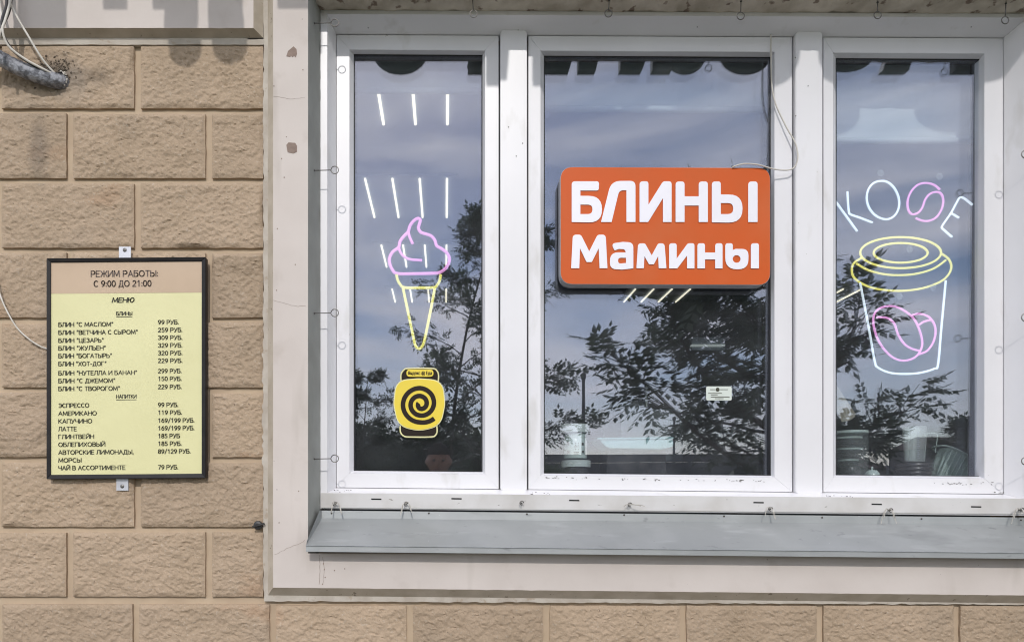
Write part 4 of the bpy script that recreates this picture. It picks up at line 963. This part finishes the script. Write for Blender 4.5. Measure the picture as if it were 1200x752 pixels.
# sticker on the pane
stk = thing('window_sticker', P(843, 460, .187), 'small pale rectangular sticker on the middle pane among reflected leaves', 'sticker')
MB().prism([P(p[0], p[1], .1868) for p in rrect(827.5, 452.5, 857.5, 469, 2, 4)], .1876).obj('sheet', mat('pale sticker sheet', (.66, .72, .66), None, 10, .5), stk)  # sheet in one even pale colour
tm = MB()
tm.add([P(841+2.4*math.cos(a*.6), 456.3+2.4*math.sin(a*.6), .1862) for a in range(10)], [tuple(range(10))])
for (x0, x1, y_) in [(832, 838, 456.3), (844, 853, 456.3), (830, 846, 460.6), (833, 841, 462.4), (833, 855, 465), (838, 848, 466.8)]:
    tm.add([P(x0, y_-.35, .1862), P(x1, y_-.35, .1862), P(x1, y_+.35, .1862), P(x0, y_+.35, .1862)], [(0, 1, 2, 3)])
tm.obj('print', M['ink'], stk)
# right pane things
co_ = thing('ribbed_paper_roll', P(985, 495, .40), 'curled sheet of ribbed cardboard at the left edge of the right pane', 'cardboard roll')
mb = MB(); n = 26
a0 = P(968, 438, .36); 
for k in range(n+1):
    an = -1.9+k/n*4.2; rr_ = .030+.02*k/n
    top = Vector((P(964, 452, .38).x+.02*math.cos(an)*.8, .38+.03*math.sin(an), P(0, 440, .38).z+.01*math.cos(an)))
    bot = Vector((P(984, 480, .38).x+rr_*1.2*math.cos(an), .37+rr_*math.sin(an), P(0, 489, .38).z+.018*math.sin(an*1.2)+.014*math.cos(an)))
    for j in range(5):
        p = top.lerp(bot, j/4); s_ = 1+(.03 if k % 2 else 0); mb.v.append((p.x*1, p.y*s_, p.z))
for k in range(n):
    for j in range(4): i0 = k*5+j; mb.f.append((i0, i0+1, i0+6, i0+5))
o_ = mb.obj('sheet', M['cardboard'], co_)
so = o_.modifiers.new('thick', 'SOLIDIFY'); so.thickness = .0025
jar = thing('lid_jar', P(996, 560, .36), 'clear jar holding a stack of dark lids at the left of the right pane', 'jar')
cyl(jar, 'jar', 996, 506, 556, 19, M['clear2'], .36)
for k in range(13):
    o_ = cyl(jar, 'lid', 994+(k % 2), 512+k*2.6, 514.2+k*2.6, 15 if k < 9 else 11, M['clam'] if k % 5 == 0 else M['dark_plastic'], .36)
cyl(jar, 'rim', 996, 505, 508, 19.5, M['clam'], .36); cyl(jar, 'base', 996, 547, 562, 12, M['dark_plastic'], .36)
dm = thing('clear_dome_lid', P(1023, 558, .34), 'small clear dome lid on the inner sill beside the jar', 'lid')
cyl(dm, 'dome', 1022, 550, 559, 8.5, M['clam'], .34, [(1, 0), (1, .2), (.9, .55), (.6, .9), (.15, 1)]); cyl(dm, 'knob', 1022, 546.5, 550, 1.2, M['clam'], .34)
cyl(dm, 'rim', 1022, 558, 563, 9, M['dark_plastic'], .34)
g2 = thing('measuring_cup', P(1070, 545, .38), 'tall clear measuring cup with white scale standing on dark lids', 'cup')
cyl(g2, 'cup', 1072, 500, 541, 10.5, M['clear'], .38, None, 12.5)
cyl(g2, 'filling', 1068, 502, 540, 7.0, M['tub'], .38, None, 9.5)
tm = MB()
for k in range(14): tm.add([P(1075, 506+k*2.3, .345), P(1077+(k % 2)*1.2, 506+k*2.3, .345), P(1077+(k % 2)*1.2, 507+k*2.3, .345), P(1075, 507+k*2.3, .345)], [(0, 1, 2, 3)])
tm.obj('scale_marks', M['room'], g2)
MB().tube(crom([P(1083, 536, .38), P(1085, 520, .38), P(1086, 509, .38), P(1091, 507, .38), P(1098, 509, .38), P(1098, 516, .38), P(1096, 530, .38)], 4), .0014, 6).obj('handle', M['clam'], g2)
lids = thing('dark_lid_stack', P(1071, 562, .38), 'stack of round dark lids under the measuring cup', 'lids')
for k in range(4): cyl(lids, 'lid', 1071, 543+k*4.6, 547+k*4.6, 19.5 if k < 2 else 18, M['dark_plastic'], .38, [(.97, 0), (1, .2), (1, .55), (.96, 1)])
cl = thing('ribbed_clamshell', P(1120, 560, .36), 'tilted ribbed clear plastic food container in the lower right corner of the window', 'food container')
T = Matrix.Rotation(R(28), 3, 'Y')
def tray(par, name, c, wx, wy, h, m, ribs=True):
    mb = MB(); n = 44; lv = 9; base = 0
    for j in range(lv+1):
        v = j/lv; sc = .80+.20*v
        for k in range(n):
            an = 2*math.pi*k/n; ca, sa = math.cos(an), math.sin(an)
            e = .55; x = wx*abs(ca)**e*(1 if ca >= 0 else -1); y_ = wy*abs(sa)**e*(1 if sa >= 0 else -1)
            rib = 1+(.035 if (k % 2 and 0 < j < lv-1) else 0)
            p = Vector((x*sc*rib, y_*sc*rib, h*v)); mb.v.append(tuple(c+T @ p))
    for j in range(lv):
        for k in range(n): mb.f.append((j*n+k, j*n+(k+1) % n, (j+1)*n+(k+1) % n, (j+1)*n+k))
    mb.f.append(tuple(range(n-1, -1, -1)))
    return mb.obj(name, m, par)
cc = P(1114, 558, .37)
tray(cl, 'tray', cc+Vector((0, 0, -.03)), .080, .05, .10, M['clamclear'])
T2 = T
rimc = cc+T @ Vector((0, 0, .070)); 
rp_ = []
for k in range(48):
    an = 2*math.pi*k/48; ca, sa = math.cos(an), math.sin(an); e = .5
    rp_.append(rimc+T @ Vector((.084*abs(ca)**e*(1 if ca >= 0 else -1), .054*abs(sa)**e*(1 if sa >= 0 else -1), 0)))
MB().tube(rp_, .0028, 6, True).obj('rim', M['clam'], cl)
for k in range(9):
    x = -.066+k*.0163; MB().tube([cc+T @ Vector((x*1.0, -.0525, .062)), cc+T @ Vector((x*.92, -.047, -.02))], .0016, 5).obj('rib', M['clam'], cl)

# ------------------------------------------------------------------ raised shop lettering above the window (outside, higher up): throws the scalloped shadows, shows in the glass
LYO = -.50; DR = math.tan(R(SUN_EL))/math.cos(R(SUN_AZ)); SHX = math.tan(R(SUN_AZ))
LB = 3.20
def let(outl, nm):
    t_ = MB().prism([(x, LYO, z) for x, z in outl], LYO+.035).obj('sign_letter', M['frame_black'], None)
    tag(t_, 'dark raised shop-front letter stroke, %s' % nm, 'letter', 'raised lettering over the shop front'); return t_
def ellz(cx, rx, zb, rz, n=14, top=3.62):
    return [(cx-rx, top)]+[(cx-rx*math.cos(math.pi*k/n), zb+rz-rz*math.sin(math.pi*k/n)) for k in range(n+1)]+[(cx+rx, top)]
def RXp(px): return (px-CX)/F*2.98
let(ellz(RXp(469.5), .11, LB, .09), 'over the left pane')
let([(RXp(548), LB), (.155, LB), (.19, 3.62), (RXp(548), 3.62)], 'left of the first mullion')
let([(.235, LB), (RXp(664), LB), (RXp(664)+.13, 3.62), (.235, 3.62)], 'right of the first mullion')
let([(RXp(675), LB), (RXp(695), LB), (RXp(695)+.1, 3.62), (RXp(675)-.01, 3.62)], 'over the left part of the middle pane')
let([(RXp(723), LB), (RXp(748), LB), (RXp(748)+.16, 3.62), (RXp(723), 3.62)], 'over the middle of the middle pane')
let([(RXp(760), LB), (RXp(782), LB), (RXp(782), 3.62), (RXp(760), 3.62)], 'left of the rounded pair')
let(ellz(RXp(800), .085, LB, .08), 'first of the rounded pair')
let(ellz(RXp(870), .10, LB, .07), 'second of the rounded pair')
let(ellz(RXp(985), .12, LB+.01, .07), 'over the right pane')
let([(RXp(1025), LB), (RXp(1055), LB), (RXp(1055)+.12, 3.62), (RXp(1025)+.12, 3.62)], 'slanting over the right pane')
let([(RXp(1108), LB), (RXp(1140), LB), (RXp(1140), 3.62), (RXp(1108), 3.62)], 'over the right edge of the window')
def wx(px): return (px-CX)/412-.5*SHX
def wz(py): return 1.5+(590-py)/412+.5*DR
for a, b, y_, nm in [(22, 79, 35, 'farthest left'), (122, 150, 13, 'second from the left'), (180, 194, 13, 'upright beside the dots'), (194, 233, 30, 'over the first dot'), (245, 285, 30, 'over the second dot'), (326, 368, 12, 'over the pilaster'), (-60, -6, 20, 'beyond the left picture edge')]:
    let([(wx(a), wz(y_)), (wx(b), wz(y_)), (wx(b), 3.62), (wx(a), 3.62)], nm)
let(ellz(wx(213), .047, wz(66), .05, 12, wz(28)), 'first dot'); let(ellz(wx(266), .05, wz(63), .05, 12, wz(28)), 'second dot')
rl = thing('sign_rail', (0, LYO, 3.6), 'horizontal steel rail carrying the raised letters above the window', 'rail')
MB().box((-3.0, LYO+.002, 3.60), (4.5, LYO+.032, 3.64)).obj('bar', M['lamp_metal'], rl)
for x in (-2.5, -.6, 1.3, 3.2): MB().box((x, LYO+.036, 3.605), (x+.03, .02, 3.635)).obj('arm', M['lamp_metal'], rl)

# ------------------------------------------------------------------ the street behind the camera (seen in the glass)
def sheet(name, x0, x1, y0, y1, z, m): return struct(name, MB().add([(x0, y0, z), (x1, y0, z), (x1, y1, z), (x0, y1, z)], [(0, 1, 2, 3)]), m)
sheet('ground', -700, 700, -900, .05, 0, M['grass'])
sheet('pavement', -60, 60, -3.4, .04, .012, M['paving'])
sheet('road', -200, 200, -40, -30, .006, M['asphalt'])
def tree(name, base, H, spread, nlimb, label, seed, lo=.18, leafL=.2, dens=1.0, lean=(0, 0), asym=None, trunk_r=.07, extra=(), group=None, cat='tree', cap=None):
    rnd = random.Random(seed); base = Vector(base)
    t_ = thing(name, base, label, cat, group)
    tr_ = MB(); tips = []
    tp = [base+Vector((lean[0]*u*u+.06*math.sin(u*5+seed), lean[1]*u*u+.06*math.cos(u*4), H*u)) for u in [i/10 for i in range(11)]]
    tr_.tube(tp, [trunk_r*(1-.85*i/10) for i in range(11)], 8)
    for k in range(nlimb):
        u = lo+(1-lo)*((k+.5)/nlimb); i = u*10; a = tp[min(int(i), 9)]; b = tp[min(int(i)+1, 10)]; st = a.lerp(b, i-int(i))
        an = k*2.399+rnd.uniform(-.4, .4)
        L = spread*(1.05-.75*abs(u-.42))*(rnd.uniform(.65, 1.1))*(1-.55*max(0, u-.75)/.25)*(.48 if asym and math.cos(an) > .1 else 1)
        d = Vector((math.cos(an), math.sin(an)*.8, rnd.uniform(.35, .95)))
        if asym: d += Vector(asym)*rnd.random()
        d.normalize(); pts = [st]; p = st.copy(); dd = d.copy(); n_ = 7
        for j in range(n_):
            dd += Vector((rnd.uniform(-.18, .18), rnd.uniform(-.18, .18), rnd.uniform(-.16, .10))); dd.normalize(); p = p+dd*L/n_; pts.append(p.copy())
        r0 = trunk_r*.42*(1-u*.6)
        tr_.tube(pts, [r0*(1-.85*j/n_) for j in range(n_+1)], 6)
        for j in range(2, n_+1):
            for s in range(3 if j > 3 else 2):
                sd2 = (dd+Vector((rnd.uniform(-1, 1), rnd.uniform(-1, 1), rnd.uniform(-.45, .6)))).normalized()
                l2 = L*rnd.uniform(.10, .30); q1 = pts[j]+sd2*l2*.5; q2 = pts[j]+sd2*l2+Vector((0, 0, -.05*l2))
                tr_.tube([pts[j], q1, q2], [r0*.25, r0*.18, r0*.08], 4)
                tips.append((q1, sd2)); tips.append((q2, sd2)); tips.append((q1.lerp(q2, .5), sd2))
        tips.append((pts[-1], dd))
    for ex in extra:
        pts = crom([Vector(p) for p in ex], 5); n_ = len(pts)-1
        tr_.tube(pts, [trunk_r*.55*(1-.85*j/n_) for j in range(n_+1)], 7)
        for j in range(4, n_+1):
            dd = (pts[j]-pts[j-1]).normalized()
            for s in range(2):
                sd2 = (dd*.6+Vector((rnd.uniform(-1, 1), rnd.uniform(-1, 1), rnd.uniform(-.5, .7)))).normalized()
                l2 = rnd.uniform(.14, .42); q1 = pts[j]+sd2*l2*.55; q2 = pts[j]+sd2*l2
                tr_.tube([pts[j], q1, q2], [.008, .005, .003], 4); tips.append((q1, sd2)); tips.append((q2, sd2)); tips.append((q2, dd))
    tr_.obj('trunk', M['bark'], t_, smooth=True)
    cr_ = MB()
    for (p, d) in tips:
        # clumps: whole twigs come out leafy or nearly bare
        cl_ = noise.noise(p*1.3+Vector((seed, 0, 0)))
        nl = int((rnd.random()*2.2+1.6+cl_*3.2)*dens)
        for _ in range(max(0, nl)):
            ax_ = (d+Vector((rnd.uniform(-1, 1), rnd.uniform(-1, 1), rnd.uniform(-.9, .5)))).normalized()
            sdv = ax_.cross(Vector((rnd.uniform(-.3, .3), rnd.uniform(-.3, .3), 1))).normalized(); dn = ax_.cross(sdv)
            L = leafL*rnd.uniform(.7, 1.2); npair = 3
            for q in range(npair*2+1):
                if q == npair*2: s0 = .9; dirv = ax_; 
                else:
                    s0 = .25+.7*(q//2)/npair; dirv = (ax_*.55+sdv*(1 if q % 2 else -1)*.85+Vector((0, 0, -.35))).normalized()
                o_ = p+ax_*L*s0+Vector((0, 0, -.25*L*s0*s0)); ll = L*.42*(1-.25*abs(s0-.5)); wv = dirv.cross(dn).normalized()*ll*.235
                cr_.add([o_, o_+dirv*ll*.45+wv, o_+dirv*ll, o_+dirv*ll*.45-wv], [(0, 1, 2, 3)])
    cr_.obj('crown', M['leaf'], t_, fix=False)
    return t_
tree('rowan_tree', (3.40, -4.6, 0), 4.5, 1.6, 18, 'dense dark leafy tree reflected across the middle and right panes', 5, .26, .27, .58, (-.35, 0), (-.85, 0, .0), .07, extra=[[(3.36, -4.6, 1.45), (3.05, -4.6, 1.66), (2.42, -4.55, 2.08), (1.95, -4.5, 2.5), (1.62, -4.5, 2.78)], [(3.3, -4.6, 2.5), (2.8, -4.7, 2.75), (2.4, -4.75, 3.15), (2.05, -4.7, 3.42)], [(3.3, -4.6, 2.0), (2.7, -4.4, 2.35), (2.25, -4.4, 2.85), (2.1, -4.4, 3.2)], [(3.3, -4.6, 2.9), (3.05, -4.8, 3.2), (2.8, -4.8, 3.6)], [(3.38, -4.6, 1.5), (3.85, -4.6, 1.85), (4.15, -4.6, 2.2), (4.4, -4.6, 2.3)], [(3.3, -4.6, 2.2), (3.75, -4.5, 2.8), (3.9, -4.5, 3.3)]])
tree('slender_tree', (.62, -6.6, 0), 5.0, 1.15, 20, 'slender open tree reflected beside the first mullion', 9, .2, .17, .75, (.2, 0), None, .05)
tree('slender_tree', (.0, -10.5, 0), 6.2, 1.3, 20, 'taller pale slender tree reflected further off in the left pane', 14, .3, .17, .7, (.9, 0), None, .05)
tree('young_shrub', (-1.45, -11.0, 0), 3.6, .9, 18, 'young leafy shrub reflected at the left edge of the left pane', 21, .3, .15, .8, (0, 0), None, .03, cat='shrub')
tree('young_shrub', (-.55, -12.0, 0), 3.5, .7, 12, 'young shrub reflected above the yellow spiral plate', 23, .5, .2, 1.1, (.2, 0), None, .03, cat='shrub')
tree('sapling', (7.15, -7.8, 0), 2.45, .38, 7, 'thin sapling reflected at the right edge of the right pane', 31, .6, .2, .9, (.15, 0), None, .02, cat='sapling')
# hedge: a dense clipped-loose mass of leaves
hd = thing('hedge', (-1, -12.5, 0), 'tall dark hedge reflected along the bottom of the left pane', 'hedge')
rnd = random.Random(77); cr_ = MB()
def hh(x): return 2.72+.10*math.sin(x*3)-.10*max(0, x+.1)-.55*max(0, min(1, (x-.9)/1.3))
for k in range(13000):
    x = rnd.uniform(-6, 2.6); z = rnd.uniform(.2, 1)**.6*hh(x)+rnd.gauss(0, .05); y_ = -12.0-rnd.random()*.9
    a = Vector((rnd.uniform(-1, 1), rnd.uniform(-1, 1), rnd.uniform(-.4, 1))).normalized(); b = a.cross(Vector((rnd.uniform(-1, 1), 1, rnd.uniform(-1, 1)))).normalized()
    p = Vector((x, y_, z)); cr_.add([p, p+a*.06+b*.03, p+a*.12, p+a*.06-b*.03], [(0, 1, 2, 3)])
cr_.obj('foliage', M['hedge'], hd, fix=False)
mb = MB()
for k in range(44):
    x0 = -6+k*.2; mb.box((x0, -12.85, .0), (x0+.198, -12.2, hh(x0+.1)-.14))
mb.obj('dense_core', M['hedge'], hd)
# street lamps
def lamp(x, y_, h, r_, label):
    t_ = thing('street_lamp', (x, y_, 0), label, 'street lamp', 'street lamps across the road')
    MB().lathe([(r_*1.7, 0), (r_*1.7, h*.36), (r_, h*.37), (r_*.75, h)], (x, y_, 0), 12).obj('pole', M['lamp_metal'], t_)
    MB().lathe([(r_*1.0, h), (r_*1.3, h+.05), (r_*1.3, h+.2), (r_*.5, h+.25)], (x, y_, 0), 12).obj('lamp_head', M['lamp_metal'], t_)
lamp((684.5-CX)/F*27.5, -25.2, 5.7, .075, 'street lamp reflected at the left of the middle pane')
lamp((789.5-CX)/F*48, -45.5, 6.1, .09, 'far thin street lamp reflected near the tree')
# fence of horizontal boards
fe = thing('board_fence', (7, -24, 0), 'dark fence of horizontal boards reflected low in the middle pane', 'fence')
for k in range(9): MB().box((3.2, -24.0, .15+k*.3), (12.5, -23.96,   .15+k*.3+.292)).obj('board', M['fence'], fe)
for k in range(6): MB().box((3.2+k*1.84, -24.12, 0), (3.3+k*1.84, -24.003, 2.8)).obj('post', M['fence'], fe)
# far houses
random.seed(19)
def house(x, y_, w_, d_, h, rh, label, nst):
    t_ = thing('house', (x, y_, 0), label, 'house', 'houses across the road')
    MB().box((x-w_/2, y_-d_, 0), (x+w_/2, y_, h)).obj('wall', M['far_wall'], t_)
    MB().add([(x-w_/2-.3, y_-d_-.3, h), (x+w_/2+.3, y_-d_-.3, h), (x+w_/2+.3, y_+.3, h), (x-w_/2-.3, y_+.3, h), (x-w_/2+1, y_-d_/2, h+rh), (x+w_/2-1, y_-d_/2, h+rh)],
             [(0, 1, 5, 4), (3, 4, 5, 2), (0, 4, 3), (1, 2, 5), (0, 3, 2, 1)]).obj('roof', M['far_roof'], t_)
    for s in range(nst):
        n_ = max(2, int(w_/3))
        for k in range(n_):
            xx = x-w_/2+(k+.5)*w_/n_; zz = 1.2+s*2.9
            MB().box((xx-.6, y_+.0, zz), (xx+.6, y_+.05, zz+1.4)).obj('window', M['far_glass'], t_)
house(46, -88, 16, 9, 4.3, 1.6, 'low wide house reflected below the tree in the middle pane', 1)
house(70, -96, 11, 9, 7.2, 1.8, 'two-storey house reflected in the right pane behind the cup', 2)
house(86, -100, 12, 9, 6.0, 3.2, 'two-storey house with a steep roof reflected near the right edge', 2)
house(24, -105, 14, 9, 3.6, 1.5, 'small low house reflected behind the board fence', 1)
# wooded ridge
vs = []; fs = []; n = 220
for i in range(n+1):
    x = -500+1000*i/n; h = 7.5+3.0*noise.noise(Vector((x*.012, 0, 5)))+1.1*noise.noise(Vector((x*.09, 3, 1)))+.5*noise.noise(Vector((x*.4, 1, 8)))
    vs += [(x, -170, 0), (x, -176, h*.75), (x, -190, h), (x, -260, h*.8), (x, -300, 0)]
for i in range(n):
    for j in range(4): k = i*5+j; fs.append((k, k+5, k+6, k+1))
struct('hills', MB().add(vs, fs), M['hill'])

# ------------------------------------------------------------------ the photographer, seen in the glass
per = thing('person', (-.04, -2.5, 0), 'photographer in dark jacket with phone at chest, reflected low in left pane', 'person')
def skinned(name, verts, edges, radii, m, sub=2):
    me = bpy.data.meshes.new(name); me.from_pydata([tuple(Vector(v)-WL[per]) for v in verts], edges, [])
    o_ = bpy.data.objects.new(name, me); COL.objects.link(o_)
    sk = o_.modifiers.new('s', 'SKIN'); sk.use_smooth_shade = True
    for i, r_ in enumerate(radii):
        me.skin_vertices[0].data[i].radius = (r_, r_*.9) if not isinstance(r_, tuple) else r_
    me.skin_vertices[0].data[0].use_root = True
    ss = o_.modifiers.new('d', 'SUBSURF'); ss.levels = sub; ss.render_levels = sub
    dg = bpy.context.evaluated_depsgraph_get(); m2 = bpy.data.meshes.new_from_object(o_.evaluated_get(dg))
    bpy.data.objects.remove(o_); m2.materials.clear(); m2.materials.append(m)
    ob = bpy.data.objects.new(name, m2); COL.objects.link(ob); ob.parent = per; WL[ob] = WL[per]
    for p in m2.polygons: p.use_smooth = True
    return ob
bx, by = -.04, -2.5
V = [(bx, by, .95), (bx, by, 1.15), (bx, by+.0, 1.36), (bx, by, 1.50), (bx, by+.02, 1.58), (bx, by+.04, 1.66),
     (bx-.20, by, 1.46), (bx-.25, by+.04, 1.20), (bx-.13, by+.26, 1.32), (bx-.075, by+.345, 1.44),
     (bx+.20, by, 1.46), (bx+.25, by+.04, 1.20), (bx+.15, by+.26, 1.32), (bx+.12, by+.345, 1.44),
     (bx-.10, by, .88), (bx-.11, by+.02, .48), (bx-.12, by-.02, .09), (bx-.12, by+.12, .04),
     (bx+.10, by, .88), (bx+.11, by+.02, .48), (bx+.12, by-.02, .09), (bx+.12, by+.12, .04)]
E_ = [(0, 1), (1, 2), (2, 3), (3, 4), (4, 5), (3, 6), (6, 7), (7, 8), (8, 9), (3, 10), (10, 11), (11, 12), (12, 13), (0, 14), (14, 15), (15, 16), (16, 17), (0, 18), (18, 19), (19, 20), (20, 21)]
Rr = [(.16, .11), (.15, .10), (.17, .11), (.10, .08), .055, .055, .07, .05, .036, .024, .07, .05, .036, .024, .095, .065, .042, .035, .095, .065, .042, .035]
skinned('body', V, E_, Rr, M['jacket'])
# head: an ellipsoid shaped with brow, nose, chin and ears
hc = Vector((bx, by+.05, 1.735)); vs = []; fs = []; nu, nv = 32, 22
for j in range(nv+1):
    ph = math.pi*j/nv-math.pi/2
    for i in range(nu):
        th = 2*math.pi*i/nu
        x, y_, z = math.cos(ph)*math.sin(th), math.cos(ph)*math.cos(th), math.sin(ph)
        wd = .077*(1-.22*max(0, -z)); dp = .098*(1-.10*max(0, -z)); p = Vector((x*wd, y_*dp, z*.122))
        if y_ > .3:
            f_ = y_
            p.y += .024*math.exp(-((x)/.16)**2-((z+.10)/.20)**2)*f_+.006*math.exp(-((x)/.3)**2-((z+.45)/.09)**2)+.008*math.exp(-(x/.28)**2-((z+.8)/.14)**2)
            for sx in (-1, 1): p.y -= .010*math.exp(-((x-sx*.38)/.17)**2-((z-.06)/.12)**2)
        for sx in (-1, 1): p.x += sx*.016*math.exp(-((x-sx)/.25)**2-((y_)/.2)**2-((z+.02)/.22)**2)
        vs.append(hc+p)
for j in range(nv):
    for i in range(nu): fs.append((j*nu+i, j*nu+(i+1) % nu, (j+1)*nu+(i+1) % nu, (j+1)*nu+i))
head = MB().add(vs, fs).obj('head', M['skin'], per, smooth=True)
for sx in (-1, 1): MB().lathe([(.004, -.009), (.011, -.003), (.011, .003), (.004, .009)], hc+Vector((sx*.03, .083, .006)), 10).obj('eye', mat('eye', (.16, .14, .13), None, 5, .4), head, smooth=True)
MB().tube([hc+Vector((-.024, .093, -.055)), hc+Vector((0, .101, -.053)), hc+Vector((.024, .093, -.055))], .005, 6).obj('mouth', mat('lips', (.30, .12, .10), None, 5, .5), head, smooth=True)
hv = []; hf = []
for j in range(nv+1):
    ph = math.pi*j/nv-math.pi/2
    for i in range(nu):
        th = 2*math.pi*i/nu; x, y_, z = math.cos(ph)*math.sin(th), math.cos(ph)*math.cos(th), math.sin(ph)
        k = 1.10 if (z > .40 or (y_ < .15 and z > -.45)) else .9
        hv.append(hc+Vector((x*.078*k, y_*.099*k, z*.114*k+.004+.007*noise.noise(Vector((x, y_, z))*5))))
MB().add(hv, fs).obj('hair', M['hair'], head, smooth=True)
# phone and hands behind the viewpoint
ph_ = thing('phone', (0, -2.118, 1.5), 'black phone held sideways by the photographer', 'phone')
MB().box((-.076, -2.124, 1.425), (.012, -2.116, 1.512)).obj('phone_body', M['black'], ph_, bevel=.003)
for sx, hx in ((-1, -.079), (1, .016)):
    c = Vector((hx+sx*.016, -2.146, 1.447))
    skinned('hand', [c+Vector((sx*.012, -.03, -.03)), c, c+Vector((-sx*.002, .01, .016))], [(0, 1), (1, 2)], [.022, (.030, .016), .020], M['skin'], 2)
    for f in range(4):
        z = -.014+f*.016; L = [.9, 1, .97, .8][f]
        MB().tube(crom([c+Vector((0, .004, z)), c+Vector((-sx*.004, .024*L, z+.001)), c+Vector((-sx*.016, .036*L, z+.002)), c+Vector((-sx*.032*L, .037, z))], 4), [.0088]*9+[.0085, .008, .0076, .006], 8).obj('finger', M['skin'], per, smooth=True)
    MB().tube(crom([c+Vector((-sx*.004, -.012, .012)), c+Vector((-sx*.018, .0, .020)), c+Vector((-sx*.034, .012, .016))], 4), [.0105]*5+[.0098, .009, .008, .007], 8).obj('thumb', M['skin'], per, smooth=True)
